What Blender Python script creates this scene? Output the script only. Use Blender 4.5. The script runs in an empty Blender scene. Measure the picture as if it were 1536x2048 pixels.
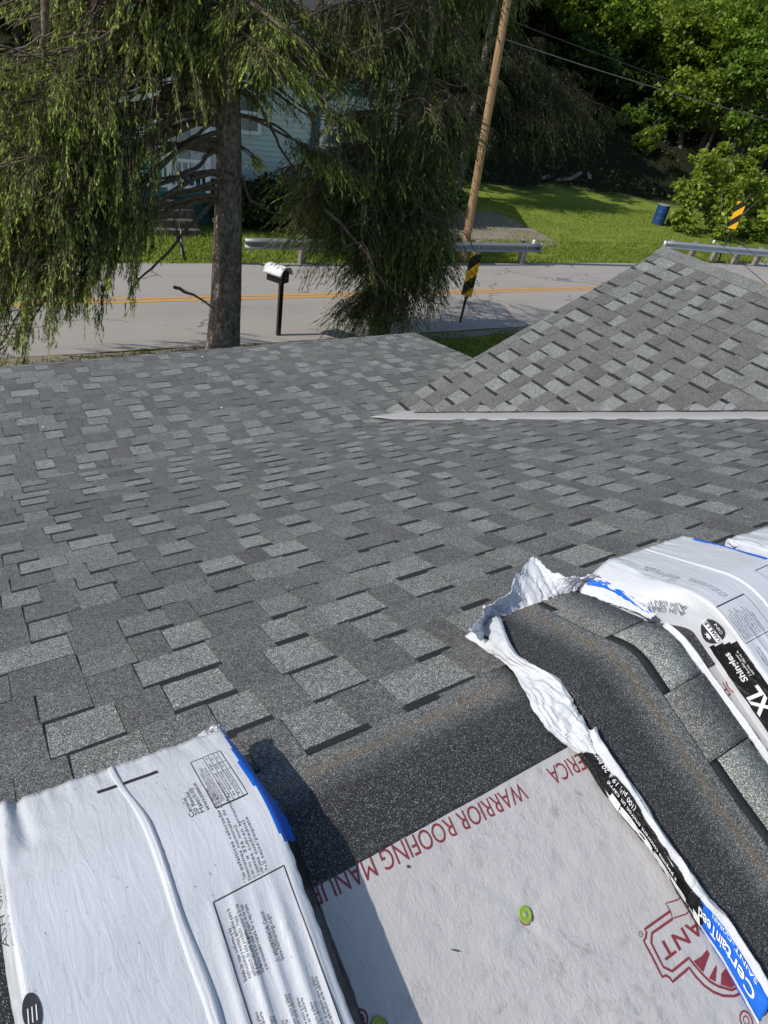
import bpy, math, random
import numpy as np
from mathutils import Matrix, Vector

S = bpy.context.scene
COL = S.collection
RNG = np.random.default_rng(11)
random.seed(5)
R = math.radians

# ------------------------------------------------------------------ camera
CAM = np.array([0.0, -0.475, 5.0])
PIT, ROL, YAW, FPX = R(35.375), R(10.67), R(38.144), 1298.93
_cy, _sy, _cp, _sp = math.cos(YAW), math.sin(YAW), math.cos(PIT), math.sin(PIT)
FW = np.array([_sy*_cp, _cy*_cp, -_sp])
_rt = np.array([_cy, -_sy, 0.0])
_up = np.cross(_rt, FW)
RT = math.cos(ROL)*_rt + math.sin(ROL)*_up
UP = -math.sin(ROL)*_rt + math.cos(ROL)*_up
cam_d = bpy.data.cameras.new('camera')
cam = bpy.data.objects.new('camera', cam_d)
COL.objects.link(cam)
cam.matrix_world = Matrix(((RT[0], UP[0], -FW[0], CAM[0]), (RT[1], UP[1], -FW[1], CAM[1]),
                           (RT[2], UP[2], -FW[2], CAM[2]), (0, 0, 0, 1)))
cam_d.sensor_fit = 'VERTICAL'
cam_d.sensor_height = 36.0
cam_d.lens = FPX/2048*36.0
cam_d.clip_start = 0.02
cam_d.clip_end = 900
S.camera = cam

# ------------------------------------------------------------------ light
SUN_EL, SHADOW_AZ = R(42), R(97)            # shadows run towards +X (along the ridge)
world = bpy.data.worlds.new('World')
S.world = world
world.use_nodes = True
wn = world.node_tree.nodes
wl = world.node_tree.links
bg = wn['Background']
sky = wn.new('ShaderNodeTexSky')
sky.sky_type = 'NISHITA'
sky.sun_disc = False
sky.sun_elevation = SUN_EL
LDIR = np.array([-math.sin(SHADOW_AZ)*math.cos(SUN_EL), -math.cos(SHADOW_AZ)*math.cos(SUN_EL), math.sin(SUN_EL)])
sky.sun_rotation = math.atan2(LDIR[0], LDIR[1])
sky.air_density = 1.0
sky.dust_density = 0.6
wl.new(sky.outputs[0], bg.inputs[0])
bg.inputs[1].default_value = 0.135
sun_d = bpy.data.lights.new('sun', 'SUN')
sun_d.energy = 3.9
sun_d.angle = R(0.53)
sun_d.color = (1.0, 0.955, 0.88)
sun = bpy.data.objects.new('sun', sun_d)
sun.rotation_euler = Vector(LDIR).to_track_quat('Z', 'Y').to_euler()
sun.location = (-20, 0, 30)
COL.objects.link(sun)
S.view_settings.view_transform = 'Standard'
S.view_settings.look = 'None'
S.view_settings.gamma = 1
S.view_settings.use_curve_mapping = False
S.view_settings.exposure = 0.0
S.cycles.max_bounces = 6
S.cycles.diffuse_bounces = 3
S.cycles.glossy_bounces = 2
S.cycles.transmission_bounces = 3
S.cycles.sample_clamp_indirect = 6

# ------------------------------------------------------------------ helpers
def ray(x, y):
    return FW + (x-768)/FPX*RT - (y-1024)/FPX*UP
def at_z(x, y, z=0.0):
    v = ray(x, y); return CAM + v*((z-CAM[2])/v[2])
def at_Y(x, y, Y):
    v = ray(x, y); return CAM + v*((Y-CAM[1])/v[1])
def proj(P):
    P = np.asarray(P, float)-CAM; z = P@FW
    return 768+FPX*(P@RT)/z, 1024-FPX*(P@UP)/z, z

def hsh(ix, iy, seed):
    n = np.sin(ix*127.1+iy*311.7+seed*74.7)*43758.5453
    return n-np.floor(n)
def vnoise(x, y, seed=0):
    x = np.asarray(x, float); y = np.asarray(y, float)
    ix, iy = np.floor(x), np.floor(y); fx, fy = x-ix, y-iy
    fx = fx*fx*(3-2*fx); fy = fy*fy*(3-2*fy)
    a = hsh(ix, iy, seed); b = hsh(ix+1, iy, seed); c = hsh(ix, iy+1, seed); d = hsh(ix+1, iy+1, seed)
    return (a+(b-a)*fx)*(1-fy)+(c+(d-c)*fx)*fy
def fbm(x, y, seed=0, o=3):
    s = 0; a = .5
    for i in range(o):
        s = s+a*(vnoise(np.asarray(x)*2**i, np.asarray(y)*2**i, seed+i*7)-.5); a *= .5
    return s*2

def link(o, parent=None):
    COL.objects.link(o)
    if parent is not None: o.parent = parent
    return o
def tag(o, label=None, cat=None, group=None, kind=None):
    if label: o['label'] = label
    if cat: o['category'] = cat
    if group: o['group'] = group
    if kind: o['kind'] = kind
    return o
def thing(name, label, cat, group=None):
    o = bpy.data.objects.new(name, None)
    o.empty_display_size = .2
    link(o); return tag(o, label, cat, group)
def mesh_np(name, V, F, mat, parent=None, col=None, attrs=None, smooth=False, kind=None, mats=None, mi=None):
    """V (n,3) array, F list of index tuples or an (m,k) int array"""
    me = bpy.data.meshes.new(name)
    V = np.asarray(V, np.float32)
    if isinstance(F, np.ndarray):
        m, k = F.shape
        me.vertices.add(len(V)); me.vertices.foreach_set('co', V.ravel())
        me.loops.add(m*k); me.loops.foreach_set('vertex_index', F.ravel().astype(np.int32))
        me.polygons.add(m); me.polygons.foreach_set('loop_start', np.arange(0, m*k, k, dtype=np.int32))
        try: me.polygons.foreach_set('loop_total', np.full(m, k, np.int32))
        except Exception: pass
        me.update(calc_edges=True)
    else:
        me.from_pydata(V.tolist(), [], F)
    if mats:
        for m_ in mats: me.materials.append(m_)
        if mi is not None: me.polygons.foreach_set('material_index', np.asarray(mi, np.int32))
    elif mat: me.materials.append(mat)
    if col is not None:
        at = me.attributes.new('col', 'FLOAT_COLOR', 'POINT')
        c = np.ones((len(V), 4), np.float32); c[:, :3] = col
        at.data.foreach_set('color', c.ravel())
    for k_, a_ in (attrs or {}).items():
        at = me.attributes.new(k_, 'FLOAT', 'POINT')
        at.data.foreach_set('value', np.asarray(a_, np.float32))
    if smooth:
        me.polygons.foreach_set('use_smooth', np.ones(len(me.polygons), bool))
    o = link(bpy.data.objects.new(name, me), parent)
    if kind: o['kind'] = kind
    return o

class MB:
    """collects boxes, tubes and polygons into one mesh"""
    def __init__(s): s.v = []; s.f = []
    def add(s, V, F):
        n = len(s.v); s.v += [tuple(map(float, p)) for p in V]; s.f += [tuple(i+n for i in f) for f in F]
    def box(s, c, d, M=None):
        x, y, z = [k/2 for k in d]
        V = np.array([(-x,-y,-z),(x,-y,-z),(x,y,-z),(-x,y,-z),(-x,-y,z),(x,-y,z),(x,y,z),(-x,y,z)])
        if M is not None: V = V@np.asarray(M).T
        V = V+np.asarray(c)
        s.add(V, [(3,2,1,0),(4,5,6,7),(0,1,5,4),(1,2,6,5),(2,3,7,6),(3,0,4,7)]); return s
    def tube(s, pts, rad, n=8, caps=True):
        pts = np.asarray(pts, float); rad = np.broadcast_to(np.asarray(rad, float), (len(pts),))
        T = np.gradient(pts, axis=0); T /= np.linalg.norm(T, axis=1)[:, None]+1e-9
        ref = np.array([0, 0, 1.0]) if abs(T[0][2]) < .9 else np.array([1.0, 0, 0])
        V = []
        A = np.arange(n)*2*math.pi/n
        for p, t, r_ in zip(pts, T, rad):
            u = np.cross(t, ref); u /= np.linalg.norm(u)+1e-9; w = np.cross(t, u)
            V += [p+r_*(math.cos(a)*u+math.sin(a)*w) for a in A]
        F = []
        for i in range(len(pts)-1):
            for j in range(n):
                a = i*n+j; b = i*n+(j+1) % n
                F.append((a, a+n, b+n, b))
        if caps:
            F.append(tuple(range(n))); F.append(tuple(reversed(range((len(pts)-1)*n, len(pts)*n))))
        s.add(V, F); return s
    def lathe(s, prof, c, n=16, M=None):
        A = np.arange(n)*2*math.pi/n; V = []; F = []
        for r_, z in prof: V += [(r_*math.cos(a), r_*math.sin(a), z) for a in A]
        for i in range(len(prof)-1):
            for j in range(n):
                a = i*n+j; b = i*n+(j+1) % n; F.append((a, b, b+n, a+n))
        F.append(tuple(reversed(range(n)))); F.append(tuple(range((len(prof)-1)*n, len(prof)*n)))
        V = np.array(V)
        if M is not None: V = V@np.asarray(M).T
        s.add(V+np.asarray(c), F); return s
    def build(s, name, mat, parent=None, smooth=False, **k):
        return mesh_np(name, np.array(s.v), s.f, mat, parent, smooth=smooth, **k)
def rotz(a):
    return np.array([[math.cos(a), -math.sin(a), 0], [math.sin(a), math.cos(a), 0], [0, 0, 1]])

# ------------------------------------------------------------------ materials
class NT:
    def __init__(s, name):
        s.m = bpy.data.materials.new(name); s.m.use_nodes = True
        s.t = s.m.node_tree; s.n = s.t.nodes; s.l = s.t.links
        s.b = s.n['Principled BSDF']; s.out = s.n['Material Output']
    def new(s, typ, ins=None, **kw):
        nd = s.n.new(typ)
        for k, v in kw.items(): setattr(nd, k, v)
        for k, v in (ins or {}).items():
            if hasattr(v, 'is_linked') or hasattr(v, 'links'): s.l.new(v, nd.inputs[k])
            else: nd.inputs[k].default_value = v
        return nd
    def math(s, op, a, b=0.0, c=None):
        ins = {0: a, 1: b}
        if c is not None: ins[2] = c
        return s.new('ShaderNodeMath', ins, operation=op).outputs[0]
    def ramp(s, fac, stops, interp='LINEAR'):
        nd = s.new('ShaderNodeValToRGB', {0: fac}); cr = nd.color_ramp; cr.interpolation = interp
        while len(cr.elements) < len(stops): cr.elements.new(.5)
        for e, (p_, c_) in zip(cr.elements, stops):
            e.position = p_; e.color = (*c_, 1) if len(c_) == 3 else c_
        return nd.outputs[0]
    def mix(s, f, a, b, blend='MIX'):
        nd = s.new('ShaderNodeMix', data_type='RGBA', blend_type=blend)
        for i, v in ((0, f), (6, a), (7, b)):
            if hasattr(v, 'links'): s.l.new(v, nd.inputs[i])
            else: nd.inputs[i].default_value = (*v, 1) if isinstance(v, tuple) and len(v) == 3 else v
        return nd.outputs[2]
    def noise(s, scale, detail=4, rough=.55, vec=None, dist=0.0):
        nd = s.new('ShaderNodeTexNoise', {'Scale': scale, 'Detail': detail, 'Roughness': rough, 'Distortion': dist})
        s.l.new(vec if vec is not None else s.co(), nd.inputs['Vector']); return nd.outputs['Fac']
    def co(s):
        if not hasattr(s, '_c'): s._c = s.new('ShaderNodeTexCoord').outputs['Object']
        return s._c
    def scaled(s, sc, rot=(0, 0, 0)):
        return s.new('ShaderNodeMapping', {'Vector': s.co(), 'Scale': sc, 'Rotation': rot}).outputs[0]
    def attr(s, name): return s.new('ShaderNodeAttribute', attribute_name=name)
    def set(s, **k):
        for n_, v in k.items():
            n_ = n_.replace('_', ' ')
            if hasattr(v, 'links'): s.l.new(v, s.b.inputs[n_])
            else: s.b.inputs[n_].default_value = (*v, 1) if isinstance(v, tuple) and len(v) == 3 else v
        return s
    def bump(s, h, strength=.4, dist=.01):
        nd = s.new('ShaderNodeBump', {'Height': h, 'Strength': strength, 'Distance': dist})
        s.l.new(nd.outputs[0], s.b.inputs['Normal']); return s

def plain(name, c, rough=.6, var=.15, scale=8, bump=0, metal=0, bscale=40):
    t = NT(name)
    f = t.noise(scale, 5)
    cc = t.mix(f, tuple(k*(1-var) for k in c), tuple(min(1, k*(1+var)) for k in c))
    t.set(Base_Color=cc, Roughness=rough, Metallic=metal)
    if bump: t.bump(t.noise(bscale, 4), bump, .01)
    return t.m

def granule_mat():
    t = NT('asphalt_granules')
    tone = t.attr('tone').outputs['Fac']; band = t.attr('band').outputs['Fac']; dist = t.attr('dist').outputs['Fac']
    vo = t.new('ShaderNodeTexVoronoi', {'Scale': 820.0}); t.l.new(t.co(), vo.inputs['Vector'])
    sep = t.new('ShaderNodeSeparateColor'); t.l.new(vo.outputs['Color'], sep.inputs[0])
    lum = t.ramp(sep.outputs[0], [(0, (.017,)*3), (.3, (.046,)*3), (.55, (.095,)*3), (.78, (.165,)*3), (.92, (.31,)*3), (1, (.52,)*3)])
    lap = t.ramp(sep.outputs[0], [(0, (.012,)*3), (.6, (.030,)*3), (.82, (.06,)*3), (.93, (.16,)*3), (1, (.38,)*3)])
    inlap = t.math('SMOOTH_MIN', 1.0, t.math('MULTIPLY', dist, 14.0), .1)
    inlap = t.new('ShaderNodeClamp', {0: t.math('MULTIPLY', dist, 14.0)}).outputs[0]
    g = t.math('MULTIPLY_ADD', tone, 1.55, .735)
    lumt = t.mix(1.0, lum, t.new('ShaderNodeCombineColor', {0: g, 1: g, 2: g}).outputs[0], 'MULTIPLY')
    # coarser mottling from the blend of granules plus weathering
    big = t.noise(9, 4); mott = t.noise(90, 2)
    vo2 = t.new('ShaderNodeTexVoronoi', {'Scale': 190.0}); t.l.new(t.co(), vo2.inputs['Vector'])
    sep2 = t.new('ShaderNodeSeparateColor'); t.l.new(vo2.outputs['Color'], sep2.inputs[0])
    vo3 = t.new('ShaderNodeTexVoronoi', {'Scale': 85.0}); t.l.new(t.co(), vo3.inputs['Vector'])
    sep3 = t.new('ShaderNodeSeparateColor'); t.l.new(vo3.outputs['Color'], sep3.inputs[0])
    mm = t.math('ADD', t.math('MULTIPLY_ADD', big, .50, .355), t.math('ADD', t.math('MULTIPLY', mott, .2), t.math('ADD', t.math('MULTIPLY', sep2.outputs[0], .34), t.math('MULTIPLY', sep3.outputs[0], .20))))
    lumt = t.mix(1.0, lumt, t.new('ShaderNodeCombineColor', {0: mm, 1: mm, 2: mm}).outputs[0], 'MULTIPLY')
    tint = t.mix(t.math('MULTIPLY', tone, 1.0), (1.02, 1.015, .985), (.975, 1.045, .975))
    tint2 = t.mix(sep.outputs[1], (1.07, .99, .93), (.96, 1.01, 1.03))
    cc = t.mix(1.0, t.mix(1.0, lumt, tint, 'MULTIPLY'), tint2, 'MULTIPLY')
    cc = t.mix(inlap, cc, lap)
    # tar-brown sealant line
    d2 = t.math('MULTIPLY', dist, dist)
    ln = t.math('POWER', 2.718, t.math('MULTIPLY', d2, -26000.0))
    wide = t.math('MULTIPLY', t.math('POWER', 2.718, t.math('MULTIPLY', d2, -5200.0)), t.math('GREATER_THAN', t.noise(60, 5), .47))
    brown = t.math('MULTIPLY', t.math('MAXIMUM', wide, t.math('MULTIPLY', ln, .6)), t.math('GREATER_THAN', sep.outputs[2], .3))
    cc = t.mix(t.math('MULTIPLY', brown, .72), cc, t.mix(t.noise(140, 3), (.07, .043, .02), (.30, .215, .12)))
    darkb = t.mix(1.0, t.ramp(sep.outputs[0], [(0, (.008,)*3), (.8, (.022,)*3), (1, (.06,)*3)]), (1, 1, 1.03), 'MULTIPLY')
    cc = t.mix(band, cc, darkb)
    t.set(Base_Color=cc, Roughness=.82)
    t.b.inputs['Specular IOR Level'].default_value = .42
    t.bump(vo.outputs['Distance'], .55, .0012)
    return t.m
GRAN = granule_mat()

def film_mat(name, c, rough=.38, crease=.5, dirt=0.0, spec=.5):
    t = NT(name)
    n1 = t.noise(1, 5, .6, t.scaled((55, 9, 30), (0, 0, .25)), 1.2)
    n2 = t.noise(1, 4, .6, t.scaled((14, 120, 60), (0, 0, .5)), .6)
    n3 = t.noise(160, 3)
    h = t.math('ADD', t.math('MULTIPLY', n1, 1.0), t.math('ADD', t.math('MULTIPLY', n2, .35), t.math('MULTIPLY', n3, .10)))
    cc = t.mix(t.noise(6, 4), tuple(k*.96 for k in c), c)
    if dirt:
        m = t.math('GREATER_THAN', t.noise(1, 6, .75, t.scaled((170, 90, 170)), .6), .645)
        m2 = t.math('MULTIPLY', m, t.math('GREATER_THAN', t.noise(9, 2), .53))
        cc = t.mix(t.math('MULTIPLY', m2, dirt), cc, (.2, .19, .19))
    t.set(Base_Color=cc, Roughness=rough)
    t.b.inputs['Specular IOR Level'].default_value = spec
    t.bump(h, crease, .004)
    return t.m
FILM = film_mat('white_plastic_film', (.60, .61, .635), .30, .42, .85)
FILM2 = film_mat('white_plastic_crumpled', (.64, .65, .67), .30, 1.25)
BLUEF = film_mat('blue_printed_film', (.006, .13, .62), .34, .7)
BLACKF = film_mat('black_printed_film', (.011, .0105, .011), .3, 2.0, 0.0, .32)
INK = plain('black_ink', (.03, .03, .035), .5, .1)
INKGREY = plain('grey_ink', (.10, .10, .115), .5, .1)
INKRED = plain('red_brown_ink', (.23, .035, .045), .7, .2, 60)
INKWHITE = plain('white_ink', (.78, .78, .78), .45, .05)
def underlay_mat():
    t = NT('synthetic_underlayment')
    st = t.noise(1, 6, .8, t.scaled((38, 22, 38), (0, 0, .6)), .7)
    s2 = t.noise(2.6, 4)
    dirt = t.math('MULTIPLY', t.ramp(st, [(.50, (0, 0, 0)), (.72, (1, 1, 1))]), t.ramp(s2, [(.40, (0, 0, 0)), (.60, (1, 1, 1))]))
    base = t.mix(t.noise(2.0, 3), (.49, .465, .455), (.56, .535, .52))
    cc = t.mix(t.math('MULTIPLY', dirt, .62), base, (.17, .16, .155))
    sp = t.math('GREATER_THAN', t.noise(420, 2), .735)
    cc = t.mix(t.math('MULTIPLY', sp, .35), cc, (.2, .18, .17))
    t.set(Base_Color=cc, Roughness=.72)
    h = t.math('ADD', t.math('MULTIPLY', t.noise(1, 4, .6, t.scaled((130, 60, 90), (0, 0, .7)), 1.0), .6), t.noise(22, 3))
    t.bump(h, .5, .005)
    return t.m
UNDER = underlay_mat()
FLASH = plain('grey_painted_flashing', (.41, .40, .385), .42, .06, 5, .05)
TRIM = plain('white_trim', (.72, .72, .7), .5, .06, 3)
SIDING_OWN = plain('beige_siding', (.5, .47, .42), .6, .08, 4)

def asphalt_mat():
    t = NT('worn_asphalt')
    base = t.mix(t.noise(.7, 5), (.33, .302, .27), (.41, .378, .342))
    base = t.mix(t.math('MULTIPLY', t.noise(70, 3), .35), base, (.22, .20, .185))
    base = t.mix(t.math('MULTIPLY', t.ramp(t.noise(1, 4, .6, t.scaled((.10, 1.7, 1), (0, 0, .04))), [(.45, (0, 0, 0)), (.65, (1, 1, 1))]), .30), base, (.24, .22, .20))
    base = t.mix(t.math('MULTIPLY', t.math('GREATER_THAN', t.noise(.8, 5, .7), .63), .35), base, (.23, .21, .195))
    vo = t.new('ShaderNodeTexVoronoi', {'Scale': .42}, feature='DISTANCE_TO_EDGE')
    wv = t.new('ShaderNodeVectorMath', operation='ADD'); t.l.new(t.co(), wv.inputs[0])
    nn = t.new('ShaderNodeTexNoise', {'Scale': 1.6, 'Detail': 5.0}); t.l.new(t.co(), nn.inputs[0]); t.l.new(nn.outputs['Color'], wv.inputs[1])
    t.l.new(wv.outputs[0], vo.inputs['Vector'])
    crack = t.math('LESS_THAN', vo.outputs['Distance'], .012)
    crack = t.math('MULTIPLY', crack, t.math('GREATER_THAN', t.noise(.45, 2), .5))
    base = t.mix(t.math('MULTIPLY', crack, .55), base, (.07, .067, .064))
    t.set(Base_Color=base, Roughness=.9); t.bump(t.noise(180, 3), .35, .006)
    return t.m
ASPH = asphalt_mat()
CONC = plain('pale_concrete', (.40, .36, .31), .9, .12, 2, .2)
GRAVEL = plain('brown_gravel', (.25, .20, .165), .95, .22, 3, .5, bscale=60)
def yellow_mat():
    t = NT('yellow_road_paint')
    cc = t.mix(t.math('GREATER_THAN', t.noise(30, 5, .7), .58), (.62, .30, .045), (.33, .24, .14))
    t.set(Base_Color=cc, Roughness=.8); return t.m
YEL = yellow_mat()
def ground_mat():
    t = NT('lawn_ground')
    g = t.mix(t.noise(.5, 5), (.165, .225, .030), (.300, .360, .055))
    g = t.mix(t.math('MULTIPLY', t.noise(26, 4, .7), .55), g, (.120, .175, .024))
    wv = t.new('ShaderNodeTexWave', {'Scale': .5, 'Distortion': 9.0, 'Detail': 2.0, 'Detail Scale': .3}); t.l.new(t.co(), wv.inputs[0])
    g = t.mix(t.math('MULTIPLY', t.math('GREATER_THAN', wv.outputs['Fac'], .86), .22), g, (.16, .20, .05))
    dry = t.ramp(t.noise(.33, 5, .65), [(.52, (0, 0, 0)), (.7, (1, 1, 1))])
    g = t.mix(t.math('MULTIPLY', dry, .4), g, (.17, .17, .05))
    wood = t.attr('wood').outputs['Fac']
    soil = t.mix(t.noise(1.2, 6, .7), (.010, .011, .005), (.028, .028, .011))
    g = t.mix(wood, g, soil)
    t.set(Base_Color=g, Roughness=.95); t.b.inputs['Specular IOR Level'].default_value = .15
    t.bump(t.noise(34, 5, .75), .8, .05)
    return t.m
GROUND = ground_mat()
def bark_mat(name, a, b, scale=(9, 9, 2.2), bump=1.0):
    t = NT(name)
    v = t.new('ShaderNodeTexVoronoi', {'Scale': 1.0}); t.l.new(t.scaled(tuple(k*2.2 for k in scale)), v.inputs['Vector'])
    f = t.math('ADD', t.math('MULTIPLY', t.noise(1, 6, .7, t.scaled(scale), .5), .8), t.math('MULTIPLY', v.outputs['Distance'], .3))
    t.set(Base_Color=t.ramp(f, [(.3, a), (.72, b)]), Roughness=.95)
    t.b.inputs['Specular IOR Level'].default_value = .1
    t.bump(f, bump, .05); return t.m
BARK = bark_mat('spruce_bark', (.040, .033, .029), (.36, .295, .25), (9, 9, 6), 1.6)
TWIG = bark_mat('spruce_twig', (.05, .038, .028), (.21, .16, .115), (10, 10, 10), .4)
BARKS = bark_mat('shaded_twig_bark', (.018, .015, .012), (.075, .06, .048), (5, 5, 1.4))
BARKD = bark_mat('hardwood_bark', (.03, .026, .022), (.17, .14, .115), (5, 5, 1.4))
POLEW = bark_mat('raw_pole_wood', (.20, .115, .062), (.46, .30, .17), (16, 16, .8), .4)
POSTW = bark_mat('weathered_post_wood', (.16, .14, .12), (.36, .32, .27), (14, 14, 3), .4)
def leaf_mat(name, trans=.35, rough=.6):
    t = NT(name)
    c = t.attr('col').outputs['Color']
    t.n.remove(t.b)
    d = t.new('ShaderNodeBsdfDiffuse', {'Color': c}); tr = t.new('ShaderNodeBsdfTranslucent', {'Color': c})
    gl = t.new('ShaderNodeBsdfGlossy', {'Color': (.5, .55, .45, 1), 'Roughness': rough})
    m1 = t.new('ShaderNodeMixShader', {0: trans}); t.l.new(d.outputs[0], m1.inputs[1]); t.l.new(tr.outputs[0], m1.inputs[2])
    m2 = t.new('ShaderNodeMixShader', {0: .035}); t.l.new(m1.outputs[0], m2.inputs[1]); t.l.new(gl.outputs[0], m2.inputs[2])
    t.l.new(m2.outputs[0], t.out.inputs[0]); return t.m
NEEDLE = leaf_mat('spruce_needles', .32, .5)
LEAF = leaf_mat('broad_leaves', .42, .45)
BLADE = leaf_mat('grass_blades', .35, .6)
GALV = plain('galvanised_steel', (.50, .52, .54), .42, .12, 6, .05, .55)
GALVD = plain('weathered_galvanised_steel', (.26, .265, .27), .5, .2, 5, .05, .4)
STEELD = plain('dark_steel', (.035, .033, .033), .5, .2, 12, .05, .3)
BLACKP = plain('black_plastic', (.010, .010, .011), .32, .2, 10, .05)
ALU = plain('bare_aluminium_sheet', (.82, .82, .83), .6, .12, 20, .7, .0, 26)
SIGNY = plain('yellow_sign_sheeting', (.78, .42, .008), .45, .06, 6)
SIGNB = plain('black_sign_sheeting', (.011, .011, .011), .45, .1, 6)
BARREL = plain('blue_painted_steel', (.010, .055, .17), .42, .35, 7, .1)
RUST = plain('rusty_steel', (.12, .06, .035), .8, .3, 14, .2)
WIREM = plain('black_cable', (.012, .012, .012), .55, .1)
WIREG = plain('grey_cable', (.075, .075, .078), .5, .1)
SIDE_G = plain('pale_green_siding', (.46, .56, .50), .6, .06, 2)
TEAL = plain('teal_paint', (.010, .105, .115), .55, .12, 3)
WHITEP = plain('white_paint', (.74, .75, .76), .5, .05, 3)
ROOFD = plain('dark_shingles', (.05, .05, .052), .9, .25, 30)
def glass_mat():
    t = NT('window_glass'); t.set(Base_Color=(.018, .022, .026), Roughness=.06)
    t.b.inputs['Specular IOR Level'].default_value = .8; return t.m
GLASS = glass_mat()
GREENCAP = plain('lime_plastic', (.27, .41, .05), .6, .08, 40)
REFLECT = plain('white_reflector', (.75, .75, .76), .4, .05)
#@@SPLIT@@
# ------------------------------------------------------------------ own house: roof planes
A0 = R(21.72); B0 = R(7.72); C0 = R(24.06)
ZR = 3.939
Q_BREAK = 2.9875/math.cos(A0)
Z_BREAK = ZR-2.9875*math.tan(A0)
def prof(q, h, rb):
    q = np.asarray(q, float); h = np.asarray(h, float)
    th = np.clip(q/rb, -A0, A0); ext = q-np.clip(q, -rb*A0, rb*A0)
    y = (rb+h)*np.sin(th)+ext*math.cos(A0)
    z = ZR-rb/math.cos(A0)+(rb+h)*np.cos(th)-np.abs(ext)*math.sin(A0)
    return y, z
def m_main(x, q, h, rb=.03):
    y, z = prof(q, h, rb); x = np.asarray(x, float)
    return np.stack([x+0*y, y, z], -1)
def m_porch(x, s, h):
    x = np.asarray(x, float); s = np.asarray(s, float); h = np.asarray(h, float)
    return np.stack([x+0*s, 2.9875+s*math.cos(B0)+h*math.sin(B0), Z_BREAK-s*math.sin(B0)+h*math.cos(B0)], -1)
WX, WY, WZ = 5.395, 3.18, 3.937
def m_wing(y, s, h):
    y = np.asarray(y, float); s = np.asarray(s, float); h = np.asarray(h, float)
    return np.stack([WX-s*math.cos(C0)-h*math.sin(C0), y+0*s, WZ-s*math.sin(C0)+h*math.cos(C0)], -1)
def m_wing_r(y, s, h):
    P = m_wing(y, s, h); P[..., 0] = 2*WX-P[..., 0]; return P

def clip(poly, a, b, c):
    """keep a*x+b*y+c >= 0"""
    out = []
    n = len(poly)
    for i in range(n):
        p, q = poly[i], poly[(i+1) % n]
        dp = a*p[0]+b*p[1]+c; dq = a*q[0]+b*q[1]+c
        if dp >= 0: out.append(p)
        if (dp >= 0) != (dq >= 0):
            t = dp/(dp-dq); out.append((p[0]+t*(q[0]-p[0]), p[1]+t*(q[1]-p[1])))
    return out
E_ = .1431
def piece(M, poly, s0, s1, hup, hbt, tone, band, deck=-.006, cuts=(), brown=None):
    """one shingle tab: polygon in (x, s) between s0 (upper edge) and s1 (butt)"""
    cs = sorted(set([s0-1, s1+1]+([s0+band] if band > 0 else [])+list(cuts)))
    V, F, T, Bn, D = [], [], [], [], []
    for c0, c1 in zip(cs[:-1], cs[1:]):
        p = clip(clip(poly, 0, 1, -c0), 0, -1, c1)
        if len(p) < 3: continue
        x = np.array([k[0] for k in p]); s = np.array([k[1] for k in p])
        f = np.clip((s-s0)/(s1-s0), 0, 1)
        top = M(x, s, hup+(hbt-hup)*f); bot = M(x, s, np.full(len(s), deck))
        n = len(V); k = len(p)
        V += top.tolist()+bot.tolist()
        F.append(tuple(n+i for i in range(k)))
        F += [(n+i, n+k+i, n+k+(i+1) % k, n+(i+1) % k) for i in range(k)]
        isb = 1.0 if band > 0 and c1 <= s0+band+1e-6 else 0.0
        T += [tone]*(2*k); Bn += [isb]*(2*k)
        dd = (-9.0 if brown is None else 1)*np.ones(2*k)
        if brown is not None: dd = np.concatenate([brown-s, brown-s])
        D += dd.tolist()
    return V, F, T, Bn, D
def fix_orient(V, F, N):
    return F

STRIPS = [[.13, .15, .10, .12, .17, .10, .11, .12], [.10, .17, .14, .11, .09, .15, .12, .12], [.15, .11, .12, .16, .10, .13, .12, .11]]
def course_tabs(M, x0, x1, tops, s_end, clips, rng, bandf, step=.165, tmul=1.0, tooth=.0068):
    """laminated shingles: one-metre strips of raised teeth and recesses, each course stepped against the last"""
    out = []
    for k, s0 in enumerate(tops):
        s1 = min(s0+E_, s_end)
        if s1-s0 < .02: continue
        strip = STRIPS[(k*2) % 3]
        x = x0-((k*step) % 1.0)-.2
        j = 0
        while x < x1:
            jj = j % len(strip)
            raised = jj % 2 == 0
            if jj == 0: strip = STRIPS[int(rng.integers(3))]
            w = strip[jj]*rng.uniform(.82, 1.18)
            if raised:
                tone = float(np.clip(rng.normal(.20, .055), .06, .5))
                if rng.random() < .10: tone = rng.uniform(.36, .5)
                hb = tooth
            else:
                tone = float(rng.choice([rng.uniform(.50, .76), rng.uniform(.34, .50), rng.uniform(.18, .32)], p=[.50, .30, .20]))
                hb = .0016
            tone *= tmul
            bw = 0 if raised else bandf(rng, x, s0)
            g = .0008
            jag = rng.uniform(-.0025, .0025)
            poly = [(x+g, s0-.012), (x+w-g, s0-.012), (x+w-g, s1+jag), (x+g, s1+jag)]
            for c in clips: poly = clip(poly, *c) if len(poly) > 2 else poly
            if len(poly) > 2:
                ar = sum(poly[i][0]*poly[(i+1) % len(poly)][1]-poly[(i+1) % len(poly)][0]*poly[i][1] for i in range(len(poly)))/2
                if abs(ar) > 1e-5:
                    if ar < 0: poly = poly[::-1]
                    out.append((piece(M, poly, s0, s1, .0006, hb, tone, bw), poly))
            x += w; j += 1
    return out
def flip_if(M, pcs, sign):
    if sign > 0: return pcs
    r_ = []
    for (V, F, T, B_, D), poly in pcs: r_.append(((V, [tuple(reversed(f)) for f in F], T, B_, D), poly))
    return r_
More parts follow.
